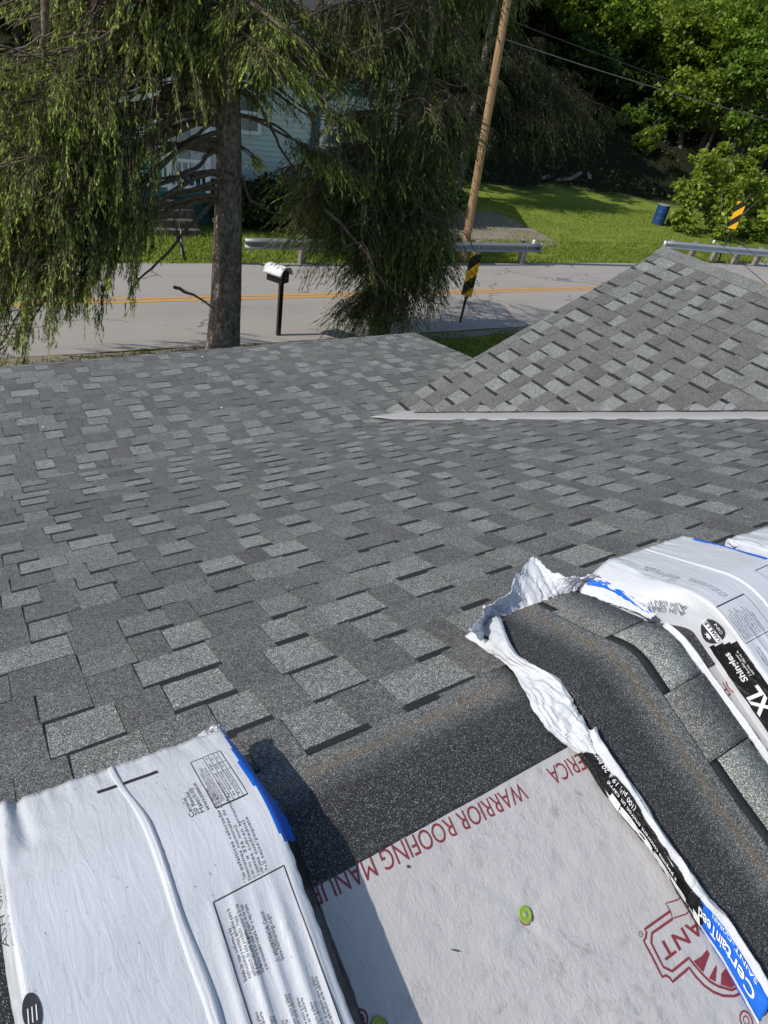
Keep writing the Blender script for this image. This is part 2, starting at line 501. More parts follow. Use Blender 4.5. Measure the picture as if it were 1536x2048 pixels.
def add_pieces(pcs, keep, parent, rest=True):
    """keep = indices that become objects of their own, the rest one joined part"""
    V, F, T, Bn, D = [], [], [], [], []
    for i, (pc, _) in enumerate(pcs):
        if i in keep:
            mesh_np('shingle', pc[0], pc[1], GRAN, parent, attrs=dict(tone=pc[2], band=pc[3], dist=pc[4]))
        else:
            n = len(V); V += pc[0]; F += [tuple(k+n for k in f) for f in pc[1]]; T += pc[2]; Bn += pc[3]; D += pc[4]
    if V:
        mesh_np('shingle_field', V, F, GRAN, parent, attrs=dict(tone=T, band=Bn, dist=D), kind='stuff')

house = thing('bungalow', 'low bungalow in the foreground with new grey shingle roof, porch slope and cross gable', 'house')
def deck(name, quads, parent, mat=GRAN, tone=.3, thick=.03):
    mb = MB()
    for qd in quads:
        qd = np.array(qd); n = np.cross(qd[1]-qd[0], qd[2]-qd[0]); n /= np.linalg.norm(n)
        if n[2] < 0: n = -n
        lo = qd-n*thick
        mb.add(np.concatenate([qd, lo]), [(0, 1, 2, 3), (7, 6, 5, 4)]+[(i, i+4, (i+1) % 4+4, (i+1) % 4) for i in range(4)])
    nv = len(mb.v)
    return mb.build(name, mat, parent, attrs=dict(tone=[tone]*nv, band=[0]*nv, dist=[-9]*nv))
XL, XR = -3.2, 9.6
H0 = -.0065
main = deck('main_roof_slope', [[m_main(XL, 0, H0), m_main(XR, 0, H0), m_main(XR, Q_BREAK, H0), m_main(XL, Q_BREAK, H0)]], house)
back = deck('back_roof_slope', [[m_main(XL, 0, H0), m_main(XR, 0, H0), m_main(XR, -3.4, H0), m_main(XL, -3.4, H0)]], house)
PX = 4.35; PS = 2.13
porch = deck('porch_roof_slope', [[m_porch(XL, 0, H0), m_porch(PX, 0, H0), m_porch(PX, PS, H0), m_porch(XL, PS, H0)]], house)
wing = deck('gable_roof_slope', [[m_wing(.02, 0, H0), m_wing(WY, 0, H0), m_wing(WY, 3.3, H0), m_wing(.02, 3.3, H0)],
                                 [m_wing_r(.02, 0, H0), m_wing_r(WY, 0, H0), m_wing_r(WY, 3.3, H0), m_wing_r(.02, 3.3, H0)]], house)

rm = np.random.default_rng(3)
tops = [.1434+E_*k for k in range(22)]
VO = .050
ca = math.cos(A0)
main_clip = [(-1, -.8923*ca, 5.399-VO), (0, 1, -.05)]
def bf_main(r, x, s):
    d = .0165+.015*min(1, max(0, (s-.5)/2))
    return d+r.uniform(.0, .012) if x > .15 else d+r.uniform(-.006, .005)
pm = course_tabs(m_main, XL, 6.0, tops, Q_BREAK+.004, main_clip, rm, bf_main)
# (x, q) runs clockwise seen from above on the main slope, so turn the faces over
pm = flip_if(m_main, pm, -1)
ptops = [-.06+E_*k for k in range(16)]
pp = flip_if(m_porch, course_tabs(m_porch, XL, PX+.4, [t for t in ptops], PS+.01, [(-1, 0, PX), (0, 1, 0)], rm, lambda r, x, s: r.uniform(.014, .026)), -1)
cc_ = math.cos(C0)
wing_clip = [(.8923, -cc_, -.004-.078), (.3037, -cc_, 1.754), (-1, 0, WY)]
def bf_wing(r, x, s): return r.uniform(.018, .030) if r.random() < .92 else .006
wtops = [.10+E_*k for k in range(21)]
pw = flip_if(m_wing, course_tabs(m_wing, .0, WY+.3, wtops, 3.1, wing_clip, rm, bf_wing, .155, .86, .0055), -1)
def parea(pc):
    V = np.array(pc[0][0]); x, y, z = proj(V)
    ok = (z.min() > .1) and (x.max() > 0) and (x.min() < 1536) and (y.max() > 0) and (y.min() < 2048)
    if not ok: return 0
    c = V.mean(0)
    if c[1] < .3 and (-.12 < c[0] < .27 or .93 < c[0] < 1.77): return 0
    return (min(x.max(), 1536)-max(x.min(), 0))*(min(y.max(), 2048)-max(y.min(), 0))
allp = [(parea(p_), 0, i) for i, p_ in enumerate(pm)]+[(parea(p_), 1, i) for i, p_ in enumerate(pp)]+[(parea(p_), 2, i) for i, p_ in enumerate(pw)]
allp.sort(key=lambda t: -t[0])
best = allp[:286]
add_pieces(pm, {i for a, w, i in best if w == 0}, main)
add_pieces(pp, {i for a, w, i in best if w == 1}, porch)
add_pieces(pw, {i for a, w, i in best if w == 2}, wing)
# top course: full height strips folded over the ridge, with the sealant line and dark headlap
edges = [XL, -2.07, -1.07, -.07, .925, 1.925, 2.925, 3.925, 4.925, 5.3]
for i, (xa, xb) in enumerate(zip(edges[:-1], edges[1:])):
    hq = -.099+rm.uniform(-.002, .002)
    nx = max(2, int((xb-xa)/.08)); V, F = [], []
    qs = np.concatenate([[-.099], np.linspace(-.095, .155, 34)]); xs = np.linspace(xa+.0012, xb-.0012, nx)
    QQ, XX = np.meshgrid(qs, xs, indexing='ij')
    hh = .0048+.0012*fbm(XX*6, QQ*9, 4)+np.where(QQ > .13, -(QQ-.13)*.06, 0)
    hh = hh+.005*np.exp(-((XX-.93)/.05)**2)*np.exp(-((QQ-.0)/.05)**2)
    hh[0] = -.004
    P = m_main(XX, QQ, hh).reshape(-1, 3)
    idx = np.arange(len(qs)*nx).reshape(len(qs), nx)
    F = np.stack([idx[:-1, :-1], idx[:-1, 1:], idx[1:, 1:], idx[1:, :-1]], -1).reshape(-1, 4)
    dist = (.093-QQ+.004*fbm(XX*5, QQ*3, 9)).ravel()
    o = mesh_np('shingle', P, F, GRAN, main, attrs=dict(tone=np.full(len(P), .34), band=np.zeros(len(P)), dist=dist), smooth=True)
    so = o.modifiers.new('thick', 'SOLIDIFY'); so.thickness = .003; so.offset = -1
    if i == 3: o['label'] = 'top course strip folded over the ridge with a brown sealant line'
# printed dark bars of the top course (tops of the recessed tabs, still uncovered)
for x0_, x1_ in [(.405, .549), (.635, .722), (1.5, 1.66), (-.52, -.36)]:
    mbar = MB(); xs = np.linspace(x0_, x1_, 5)
    for xa, xb in zip(xs[:-1], xs[1:]):
        qd = [m_main(xa, .1392, .0056), m_main(xb, .1392, .0056), m_main(xb, .1590, .0056), m_main(xa, .1590, .0056)]
        mbar.add(qd, [(0, 1, 2, 3)])
    nv = len(mbar.v)
    mbar.build('shadow_band', GRAN, main, attrs=dict(tone=[.2]*nv, band=[1]*nv, dist=[-9]*nv))
# valley flashing: W-shaped metal trough between main slope and gable slope
VL = []
for y in np.concatenate([[3.07, 3.03], np.linspace(2.985, .12, 24)]):
    xc = 5.399-.8923*y
    zc = ZR-y*math.tan(A0) if y < 2.99 else Z_BREAK-(y-2.9875)*math.tan(B0)+.010
    nd = .7451  # metres of plan offset per unit of x offset, perpendicular to the valley
    def onmain(dx): yy = y; return (xc-dx, yy, ZR-yy*math.tan(A0))
    wd = np.interp(y, [2.3, 2.985, 3.03, 3.07], [.085, .10, .15, .17]); wi = np.interp(y, [2.9, 3.06], [.19, .05])
    pm_ = np.array([xc-wd, y, zc])+np.array([0, math.sin(A0), math.cos(A0)])*(.0005+.009*np.clip((y-2.4)/.5, 0, 1))
    pm2 = np.array([xc-.030-(wd-.09)*.8, y, zc])+np.array([0, math.sin(A0), math.cos(A0)])*(.0015+.009*np.clip((y-2.4)/.5, 0, 1))
    rib = np.array([xc-(wd-.09)*.6, y, zc+.016])
    pw2 = np.array([xc+.02, y, zc+.02*math.tan(C0)+.0015])
    pw_ = np.array([xc+wi, y, zc+wi*math.tan(C0)+.0005])
    VL += [pm_, pm2, rib, pw2, pw_]
VL = np.array(VL)
idx = np.arange(len(VL)).reshape(-1, 5)
F = np.stack([idx[:-1, :-1], idx[1:, :-1], idx[1:, 1:], idx[:-1, 1:]], -1).reshape(-1, 4)
fl = mesh_np('valley_flashing', VL, F, FLASH, house)
so = fl.modifiers.new('thick', 'SOLIDIFY'); so.thickness = .0015; so.offset = -1
ys_ = np.linspace(2.985, .3, 60)
MB().tube([(5.399-.8923*y+.086+.004*math.sin(y*19), y, WZ-(WX-(5.399-.8923*y+.086))*math.tan(C0)+.004) for y in ys_], .0045, 6).build('cut_edge_shadow', BLACKP, house)  # black tube along the shingle cut, drawn as the shadow under its edge
# ridge caps of the gable
caps = thing_parent = wing
for k in range(24):
    y1 = WY+.012-k*.1431*1.0; y0 = y1-.19
    if y1 < .15: break
    V, F = [], []
    for yy, hx in ((y0, .004), (y1, .011)):
        for s_, fn in ((.135, m_wing), (.045, m_wing), (0.0, m_wing), (.045, m_wing_r), (.135, m_wing_r)):
            V.append(fn(yy, s_, hx).tolist())
    F = [(i, i+1, i+6, i+5) for i in range(4)]
    o = mesh_np('ridge_cap', V, F, GRAN, wing, attrs=dict(tone=[float(rm.uniform(.36, .44))]*10, band=[0]*10, dist=[-9]*10))
    so = o.modifiers.new('thick', 'SOLIDIFY'); so.thickness = .005; so.offset = -1
# walls, gable wall, fascia, porch posts and drip edges below the roof
mb = MB(); mb.box(((XL+XR)/2, -.05, 1.28), (XR-XL-.8, 5.9, 2.56))
mb.box((WX, 2.05, 1.3), (5.0, 1.9, 2.6))
V = [(2.95, 3.06, 2.6), (7.84, 3.06, 2.6), (WX, 3.06, 3.72), (2.95, 2.9, 2.6), (7.84, 2.9, 2.6), (WX, 2.9, 3.72)]
mb.add(V, [(0, 1, 2), (5, 4, 3), (0, 3, 4, 1), (1, 4, 5, 2), (2, 5, 3, 0)])
for xg in (XL+.4, XR-.4):
    V = [(xg-.05, -2.9, 2.56), (xg-.05, 2.9, 2.56), (xg-.05, 0, 3.7), (xg+.05, -2.9, 2.56), (xg+.05, 2.9, 2.56), (xg+.05, 0, 3.7)]
    mb.add(V, [(0, 1, 2), (5, 4, 3), (0, 3, 4, 1), (1, 4, 5, 2), (2, 5, 3, 0)])
mb.build('wall', SIDING_OWN, house)
mb = MB(); e = m_porch(0, PS, 0)
mb.box(((XL+PX)/2, e[1]+.012, e[2]-.10), (PX-XL, .02, .15)); mb.build('fascia', TRIM, house)
mb = MB(); mb.box(((XL+PX)/2, e[1]+.012, e[2]-.014), (PX-XL+.01, .034, .012)); mb.build('drip_edge', GALV, house)
for x_ in (-2.8, -.4, 2.0, 4.1):
    mb = MB(); mb.box((x_, 4.85, 1.16), (.12, .12, 2.32)); mb.build('porch_post', TRIM, house)
mb = MB(); mb.box(((XL+PX)/2, 4.0, .12), (PX-XL, 2.1, .24)); mb.build('porch_floor', CONC, house)

# ------------------------------------------------------------------ roofing underlayment on the ridge and back slope
und = thing('underlayment', 'pale grey roofing underlayment sheet with red print covering the slope nearest the camera', 'underlayment')
NAIL = (.625, -.293)
def und_h(x, q):
    h = .0026+.0022*fbm(x*7, q*5, 21)+.0012*fbm(x*34+q*21, q*15, 23)+.0006*fbm(x*80-q*30, q*60, 25)
    dx, dq = x-NAIL[0], q-NAIL[1]; r_ = np.hypot(dx, dq)+1e-6; an = np.arctan2(dq, dx)
    w = np.exp(-r_/.055)
    h = h+w*.0030*np.sin(an*7+4*np.sin(an*2+1)+2*fbm(r_*18, an*1.5, 29))*(.4+.6*vnoise(an*1.7+9, an*0, 27))*np.clip(r_/.02, 0, 1)-.0015*np.exp(-(r_/.02)**2)
    return np.maximum(h, .0006)
def und_grid(name, xs, qs, parent):
    XX, QQ = np.meshgrid(xs, qs)
    P = m_main(XX, QQ, und_h(XX, QQ)).reshape(-1, 3)
    i_ = np.arange(P.shape[0]).reshape(len(qs), len(xs))
    F = np.stack([i_[:-1, :-1], i_[:-1, 1:], i_[1:, 1:], i_[1:, :-1]], -1).reshape(-1, 4)
    return mesh_np(name, P, F, UNDER, parent, smooth=True)
und_grid('sheet', np.concatenate([np.linspace(XL+.02, -.1, 30), np.linspace(-.09, 1.5, 230), np.linspace(1.52, XR-.05, 60)]),
         np.concatenate([np.linspace(-3.38, -.95, 30), np.linspace(-.94, -.05, 130)]), und)
def ribbon_on(fn, pts, w, closed=False):
    """flat printed line of width w through (x, q) points; fn maps arrays to 3-D"""
    p = np.array(pts, float); n = len(p)
    t = np.gradient(p, axis=0) if not closed else (np.roll(p, -1, 0)-np.roll(p, 1, 0))
    t /= np.linalg.norm(t, axis=1)[:, None]+1e-9
    nr = np.stack([-t[:, 1], t[:, 0]], 1)*w/2
    a, b = p+nr, p-nr
    V = np.concatenate([fn(a[:, 0], a[:, 1]), fn(b[:, 0], b[:, 1])])
    m = n if closed else n-1
    return V, [(i, (i+1) % n, n+(i+1) % n, n+i) for i in range(m)]
def densify(pts, d=.006):
    out = []
    for a, b in zip(pts[:-1], pts[1:]):
        a, b = np.array(a, float), np.array(b, float); k = max(1, int(np.linalg.norm(b-a)/d))
        out += [a+(b-a)*i/k for i in range(k)]
    return out+[np.array(pts[-1], float)]
def text_mesh(body, size, res=2, spacing=1.0, line=1.0, bold=0.0):
    cu = bpy.data.curves.new('lettering', 'FONT'); cu.body = body; cu.size = size
    cu.resolution_u = res; cu.space_character = spacing; cu.space_line = line; cu.offset = bold
    o = bpy.data.objects.new('lettering', cu); COL.objects.link(o)
    dg = bpy.context.evaluated_depsgraph_get()
    me = bpy.data.meshes.new_from_object(o.evaluated_get(dg))
    V = np.array([v.co[:] for v in me.vertices]) if len(me.vertices) else np.zeros((0, 3))
    F = [tuple(p_.vertices) for p_ in me.polygons]
    COL.objects.unlink(o); bpy.data.objects.remove(o); bpy.data.meshes.remove(me); bpy.data.curves.remove(cu)
    return V[:, :2], F
def uprint(x, q): return m_main(x, q, und_h(np.asarray(x), np.asarray(q))+.0007)
# red line of words along the top edge, read from the other side (right to left, upside down)
Vt, Ft = text_mesh('WARRIOR ROOFING MANUFACTURING OF AMERICA', .047, 4, 1.0)
w_ = Vt[:, 0].max()
sc = .445/ (text_mesh('WARRIOR ROOFING MANUF', .047, 2)[0][:, 0].max())
def place_red(x0, sc, name):
    V = Vt.copy(); V[:, 0] *= sc
    X = x0-V[:, 0]; Qv = -.1085-(X-.74)*.045-V[:, 1]*1.0
    return mesh_np(name, uprint(X, Qv), Ft, INKRED, und)
place_red(.742, sc, 'lettering'); place_red(.742+w_*sc+.066, sc, 'lettering')
EM = dict(
 ribbon=[(1.0,-.409),(.9333,-.4179),(.9023,-.4099),(.9032,-.4242),(.8982,-.4347),(.9334,-.4437),(1.0,-.435)],
 outer=[(.9038,-.4237),(.8315,-.4199),(.8316,-.4253),(.8244,-.4307),(.8174,-.433),(.8155,-.4905),(.8244,-.4928),(.8293,-.4993),(.8305,-.5062),(.877,-.5072),(.8798,-.5231),(.8868,-.5419),(.8972,-.5573),(.912,-.5714),(.9347,-.584),(.97,-.592),(1.01,-.590)],
 inner=[(.8985,-.4352),(.8411,-.4316),(.8297,-.4424),(.8275,-.4809),(.8403,-.4943),(.8872,-.4962),(.8891,-.5053),(.8948,-.5257),(.9026,-.5437),(.9131,-.5564),(.9358,-.5747),(.97,-.583),(1.01,-.581)])
for nm_, w_e in (('ribbon', .0022), ('outer', .0042), ('inner', .0042)):
    V, F = ribbon_on(uprint, densify(EM[nm_]), w_e); mesh_np('emblem_line', V, F, INKRED, und)
fan = MB()
def poly_on(mb_, pts, fn=uprint):
    p = np.array(densify(list(pts)+[pts[0]], .006))[:-1]; c = p.mean(0)
    V = fn(np.r_[c[0], p[:, 0]], np.r_[c[1], p[:, 1]]); n = len(p)
    mb_.add(V, [(0, 1+i, 1+(i+1) % n) for i in range(n)])
for pts in ([(.8927,-.5047),(.9138,-.5073),(.9326,-.5052),(.9335,-.5131),(.8995,-.5268),(.8965,-.5185)],
            [(.9338,-.5315),(.9312,-.5367),(.9132,-.5493),(.9041,-.5389)],
            [(.9206,-.5579),(.9344,-.5465),(.96,-.545),(.96,-.575),(.9381,-.5727)]): poly_on(fan, pts)
fan.build('emblem_rays', INKRED, und)
Vg, Fg = text_mesh('GIANT', .0375, 3, 1.12, bold=.0007)
Xg = Vg[:, 0]; X = .8395+(Xg.max()-Xg)*1.34
mesh_np('lettering', uprint(X, -.4512-.06*(X-.84)-Vg[:, 1]*.98), Fg, INKRED, und)
def ring(cx, cq, r_, w): 
    a = np.linspace(0, 2*math.pi, 25)[:-1]
    return ribbon_on(uprint, np.stack([cx+r_*np.cos(a), cq+r_*np.sin(a)], 1), w, True)
for cx, cq, rr, ww in ((.8188, -.4218, .0042, .0012), (.9304, -.6206, .013, .003), (.9304, -.6206, .006, .002), (.2996, -.2803, .0115, .0028), (.2996, -.2803, .0058, .0022), (.925, -.1885, .016, .003)):
    V, F = ring(cx, cq, rr, ww); mesh_np('registered_mark' if rr < .005 else 'ring_mark', V, F, INKRED, und)
Vr, Fr = text_mesh('R', .006, 2)
mesh_np('lettering', uprint(.8188+.002-Vr[:, 0], -.4197-Vr[:, 1]), Fr, INKRED, und)
def nail_cap(c, name='cap_nail'):
    x, q = c; base = m_main(x, q, .0024); n = np.array([0, -math.sin(A0), math.cos(A0)])
    e1 = np.array([1.0, 0, 0]); e2 = np.cross(n, e1)
    Mx = np.stack([e1, e2, n], 1)
    mb = MB(); mb.lathe([(.0128, 0), (.0131, .0012), (.0122, .0026), (.0100, .0019), (.0075, .0014), (.004, .0012), (.0035, .0020)], base, 28, Mx)
    o = mb.build(name, GREENCAP, und, smooth=True)
    mb = MB(); mb.lathe([(.0030, .0012), (.0034, .0022), (.002, .0028)], base, 12, Mx); mb.build('nail_head', GALV, o)
    V, F = ring(x+.0005, q-.0026, .0133, .002); mesh_np('cap_rim', V, F, INKRED, o)
nail_cap(NAIL); nail_cap((.3167+.004, -.301))
#@@SPLIT@@
# ------------------------------------------------------------------ shingle bundles draped over the ridge
RB = .07
def m_b(x, q, h):
    y, z = prof(q, h, RB); return np.stack([np.asarray(x, float)+0*y, y, z], -1)
def bundle(name, label, x0, W, t, qfl, qfr, qnear, lo_l, lo_r, dispf, zonef, seed, bulge=None, group='shingle bundles lying over the ridge'):
    root = thing(name, label, 'shingle bundle', group)
    r_ = .010
    sec = []            # (u, h, zone, edge parameter)
    for k in np.linspace(0, 1, 12)[:-1]: sec.append((-lo_l*(1-k)**1.2, k*(t-r_), 0, k))
    for a in np.linspace(0, math.pi/2, 6)[:-1]: sec.append((r_-r_*math.cos(a), t-r_+r_*math.sin(a), 0 if a < .8 else 1, 1))
    for k in np.linspace(0, 1, 96): sec.append((r_+k*(W-2*r_), t, 1, k))
    for a in np.linspace(0, math.pi/2, 6)[1:]: sec.append((W-r_+r_*math.sin(a), t-r_+r_*math.cos(a), 1 if a < .8 else 2, 1))
    for k in np.linspace(0, 1, 12)[1:]: sec.append((W+lo_r*k**.9, (1-k)*(t-r_), 2, 1-k))
    U = np.array([s[0] for s in sec]); Hh = np.array([s[1] for s in sec]); Z = np.array([s[2] for s in sec])
    nq = 200
    tt = np.linspace(0, 1, nq)
    fr = np.clip(U/W, 0, 1)
    qf = qfl+(qfr-qfl)*fr+.004*fbm(U*30, U*0, seed)
    QQ = qf[None, :]+(qnear-qf[None, :])*tt[:, None]
    UU = np.repeat(U[None], nq, 0); HH = np.repeat(Hh[None], nq, 0)
    d = dispf(UU, QQ-qf[None, :], QQ)
    top = np.clip((HH-(t-r_))/r_, 0, 1)
    HH = HH+d*top*np.clip(HH/t, 0, 1)
    side = 1-top
    sd = .0035*fbm(QQ*22, HH*40+UU*3, seed+3)+.002*fbm(QQ*70, HH*60, seed+5)
    if bulge is not None:
        k_ = np.clip(1-HH/t, 0, 1)
        UU = UU-np.where(Z[None] == 0, 1, 0)*(bulge(QQ)*np.sin(np.clip(k_*1.25, 0, 1)*math.pi*.62)+.008*np.clip((QQ-.02)/.1, 0, 1)*fbm(QQ*14+HH*90, HH*55, seed+13))
    sd = sd*np.where((Z[None] == 2) & (QQ < -.03), 2.0, 1.0)
    UU = UU+sd*side*np.where(Z[None] == 0, -1, 1)*np.clip(HH/.02, 0, 1)
    # closed far end: film folded down
    e = []
    for k, (dq, sh) in enumerate(((.010, .0), (.015, .35), (.013, .7), (.011, .93))):
        e.append((UU[0], QQ[0]+dq+.003*fbm(U*60, U*0+k, seed+9), np.maximum(HH[0]*(1-sh), .002)))
    e = e[::-1]
    UU = np.concatenate([np.stack([k[0] for k in e]), UU]); QQ = np.concatenate([np.stack([k[1] for k in e]), QQ]); HH = np.concatenate([np.stack([k[2] for k in e]), HH])
    P = m_b(x0+UU, QQ, HH)
    n1, n2 = UU.shape
    i_ = np.arange(n1*n2).reshape(n1, n2)
    F = np.stack([i_[:-1, :-1], i_[:-1, 1:], i_[1:, 1:], i_[1:, :-1]], -1).reshape(-1, 4)[:, ::-1]
    uc = .25*(UU[:-1, :-1]+UU[1:, 1:]+UU[:-1, 1:]+UU[1:, :-1]); qc = .25*(QQ[:-1, :-1]+QQ[1:, 1:]+QQ[:-1, 1:]+QQ[1:, :-1]); hc = .25*(HH[:-1, :-1]+HH[1:, 1:]+HH[:-1, 1:]+HH[1:, :-1])
    zc = np.repeat(np.round(.5*(Z[:-1]+Z[1:])).astype(int)[None], n1-1, 0)
    mi = zonef(uc, qc, hc, zc).reshape(-1)
    # each print colour of the wrapper is a part
    for k, (nm, mt) in enumerate((('wrapper', FILM), ('blue_print', BLUEF), ('black_print', BLACKF))):
        sel = F[mi == k]
        if len(sel) == 0: continue
        used, inv = np.unique(sel, return_inverse=True)
        mesh_np(nm, P.reshape(-1, 3)[used], inv.reshape(sel.shape), mt, root, smooth=True)
    # the pack of shingles inside
    mb = MB(); qs = np.linspace(qnear+.004, min(qfl, qfr)-.006, 40)
    V = []
    for q_ in qs: V += [m_b(x0+.004, q_, .003).tolist(), m_b(x0+.006, q_, t-.012).tolist(), m_b(x0+W-.006, q_, t-.012).tolist(), m_b(x0+W-.004, q_, .003).tolist()]
    F = []
    for i in range(len(qs)-1):
        for j in range(4): F.append((i*4+j, i*4+(j+1) % 4, i*4+4+(j+1) % 4, i*4+4+j))
    F += [(0, 1, 2, 3), tuple(reversed(range(len(V)-4, len(V))))]
    mesh_np('shingle_pack', V, F, GRAN, root, attrs=dict(tone=[.2]*len(V), band=[0]*len(V), dist=[-9]*len(V)))
    return root
def topfn(x0, t, dispf, qf=lambda u: .2):
    def fn(u, q, dh=.0007):
        u = np.asarray(u, float); q = np.asarray(q, float)
        return m_b(x0+u, q, t+dispf(u, q-qf(u), q)+dh)
    return fn
def tprint(root, fn, body, size, u0, q0, sx=1.0, line=1.0, mat=None, res=1, bold=0, name='lettering', width=None):
    """text read in the +q direction (away over the ridge), lines stepping towards +u"""
    V, F = text_mesh(body, size, res, 1.0, line, bold)
    if not len(V): return
    if width: sx = width/max(1e-6, V[:, 0].max()-V[:, 0].min())
    return mesh_np(name, fn(u0-V[:, 1], q0+V[:, 0]*sx), F, mat or INKGREY, root)
def frame(root, fn, u0, u1, q0, q1, w=.0016, name='print_frame', mat=None):
    V, F = ribbon_on(fn, densify([(u0, q0), (u1, q0), (u1, q1), (u0, q1), (u0, q0)]), w)
    return mesh_np(name, V, F, mat or INK, root)

# ---- bundle at the left, closed
X1, W1, T1 = -.094, .362, .100
SEAMU = lambda q: np.interp(q, [-.9, -.17, -.07, 0, .06, .24], [.196, .196, .194, .190, .184, .166])
def disp1(u, dq, q):
    d = .0022*fbm(u*9, q*7, 31)
    far = np.exp(dq/.05)
    d = d+far*(.0042*fbm(u*52+6*q, q*5, 33)-.0035)
    near = np.exp(-np.clip(q+.30, 0, 9)/.07)
    d = d+near*np.exp(-((u-.06)/.07)**2)*.0042*fbm(u*60+q*14, q*4, 35)
    w = np.clip((-.02-q)/.12, 0, 1)
    for uc, a, wd in ((.232, .0045, .007), (.262, .0060, .006), (.290, .0035, .005), (.318, .0055, .008), (.346, .0035, .004)):
        uu = uc+.05*(q+.1)*.5
        d = d+a*w*np.exp(-((u-uu)/wd)**2)
    d = d-.0055*np.exp(-((u-.028-.35*(.2-q)*.25)/.008)**2)*np.clip((q-.075)/.05, 0, 1)+.004*np.exp(-((u-.012)/.009)**2)*np.clip((q-.05)/.05, 0, 1)
    return d+.0010*fbm(u*28, q*28, 37)
def zone1(u, q, h, z):
    m = np.zeros(u.shape, int)
    m[(z == 2) & (q > -.022)] = 1
    m[(z == 1) & (u > W1-.010-.003*np.sin(q*30)) & (q > -.022) & (q < .165)] = 1
    m[(z == 2) & (q <= -.022) & (h < T1-.005)] = 2
    return m
b1 = bundle('shingle_bundle', 'white wrapped shingle bundle at bottom left with a black bar across its far end', X1, W1, T1, .205, .182, -.86, .02, .037, disp1, zone1, 41)
f1 = topfn(X1, T1, disp1, lambda u: .205-.06*u)
# raised seam of the wrapper
V = []; qs = np.linspace(.20, -.86, 120)
for q_ in qs:
    wv = .0048+.0066*np.clip((.18-q_)/.40, 0, 1)+.0008*math.sin(q_*45)
    ht = .0018+.0040*np.clip((.18-q_)/.25, 0, 1)+.0008*math.sin(q_*33+1)
    uc = float(SEAMU(q_))
    for k in np.linspace(-1, 1, 11):
        hh = ht*(math.cos(k*math.pi/2)**.8*(1-.22*math.exp(-((k+.15)/.16)**2))) if abs(k) < 1 else -.003
        V.append(m_b(X1+uc+k*wv+(.002*math.sin(q_*31)), q_, T1+hh+float(disp1(np.array(uc), np.array(q_-.2), np.array(q_)))*.8).tolist())
i_ = np.arange(len(V)).reshape(-1, 11)
mesh_np('wrapper_seam', V, np.stack([i_[:-1, :-1], i_[:-1, 1:], i_[1:, 1:], i_[1:, :-1]], -1).reshape(-1, 4)[:, ::-1], FILM, b1, smooth=True)
def strip_poly(fn, pts):
    mb = MB(); p = pts
    n = 14
    a = [np.array(p[0])+(np.array(p[1])-np.array(p[0]))*k/n for k in range(n+1)]; b = [np.array(p[3])+(np.array(p[2])-np.array(p[3]))*k/n for k in range(n+1)]
    A_ = np.array(a); B_ = np.array(b)
    V = np.concatenate([fn(A_[:, 0], A_[:, 1]), fn(B_[:, 0], B_[:, 1])])
    return V, [(i, i+1, n+2+i, n+1+i) for i in range(n)]
V, F = strip_poly(lambda u, q: f1(u, q, .0009), [(.1395, .1435), (.2320, .1350), (.2320, .1425), (.1395, .1510)])
mesh_np('black_bar', V, F, INK, b1)
tprint(b1, f1, 'CertainTeed\n20 Moores Road\nMalvern, PA 19355\nwww.certainteed.com', .0092, .252, .017, 1.0, .86, INKGREY, 2, width=.058)
frame(b1, f1, .2835, .335, .016, .129, .0011)
for uu in (.3045, .3130, .3215, .3285): 
    V, F = ribbon_on(f1, densify([(uu, .016), (uu, .129)]), .0006); mesh_np('table_rule', V, F, INKGREY, b1)
for qq in (.075, .098): 
    V, F = ribbon_on(f1, densify([(.3045, qq), (.335, qq)]), .0006); mesh_np('table_rule', V, F, INKGREY, b1)
tprint(b1, f1, 'Cumple con las normas siguientes para techos\nASTM D3462, ASTM D3018 Tipo I, ASTM E108 Clase A\nASTM D3161 Clase F, ASTM D7158 Clase H, UL 790\nCSA A123.5, ICC-ES ESR 1389 y el codigo de Florida', .0043, .2895, .0185, 1.0, .85, INK, 1, width=.088)
tprint(b1, f1, 'Aprobado por el condado      MD-RAT      OK\nde Miami-Dade y Florida       ASTM        OK\nTexas Dept. of Insurance      RC-157     OK', .0046, .3100, .0185, 1.0, 1.75, INK, 1, width=.106)
tprint(b1, f1, '* Tejas asfalticas reforzadas de fibra de vidrio\nDimensiones nominales de 42" x 14"\n(1,061 m x 336 mm)\n3 paquetes cubren aproximadamente un square\n(100 pies cuadrados)\n19 a 20 tejas/paquete', .0066, .287, -.0415, 1.0, .98, INKGREY, 2, width=.096)
frame(b1, f1, .2365, .3425, -.62, -.045, .0017)
tprint(b1, f1, 'Instale las tejas conforme a las\ninstrucciones y normas aplicables para la\naplicacion de este producto. Vease\nel dorso de este paquete.', .0072, .2475, -.149, 1.0, .82, INK, 1, width=.088)
tprint(b1, f1, 'No retire la cinta de la parte posterior de la teja.\nSu funcion es la de evitar el pegado de las tejas\ny no es necesario retirarla. No es importante.', .0070, .2655, -.150, 1.0, .82, INK, 1, width=.090)
tprint(b1, f1, '\u26a0 ADVERTENCIA: Cancer\nwww.P65Warnings.ca.gov', .0080, .2945, -.150, 1.0, .80, INKGREY, 2, width=.066)
for j in range(7):
    tprint(b1, f1, 'Mantener el paquete seco y plano\nhasta su aplicacion en la cubierta', .0062, .2475+.0135*j, -.26-.012*(j % 3), 1.0, .80, INK, 1, width=.074)
    tprint(b1, f1, 'Consulte la garantia limitada\npara obtener mas detalles', .0062, .2475+.0135*j, -.36-.009*(j % 2), 1.0, .80, INK, 1, width=.07)
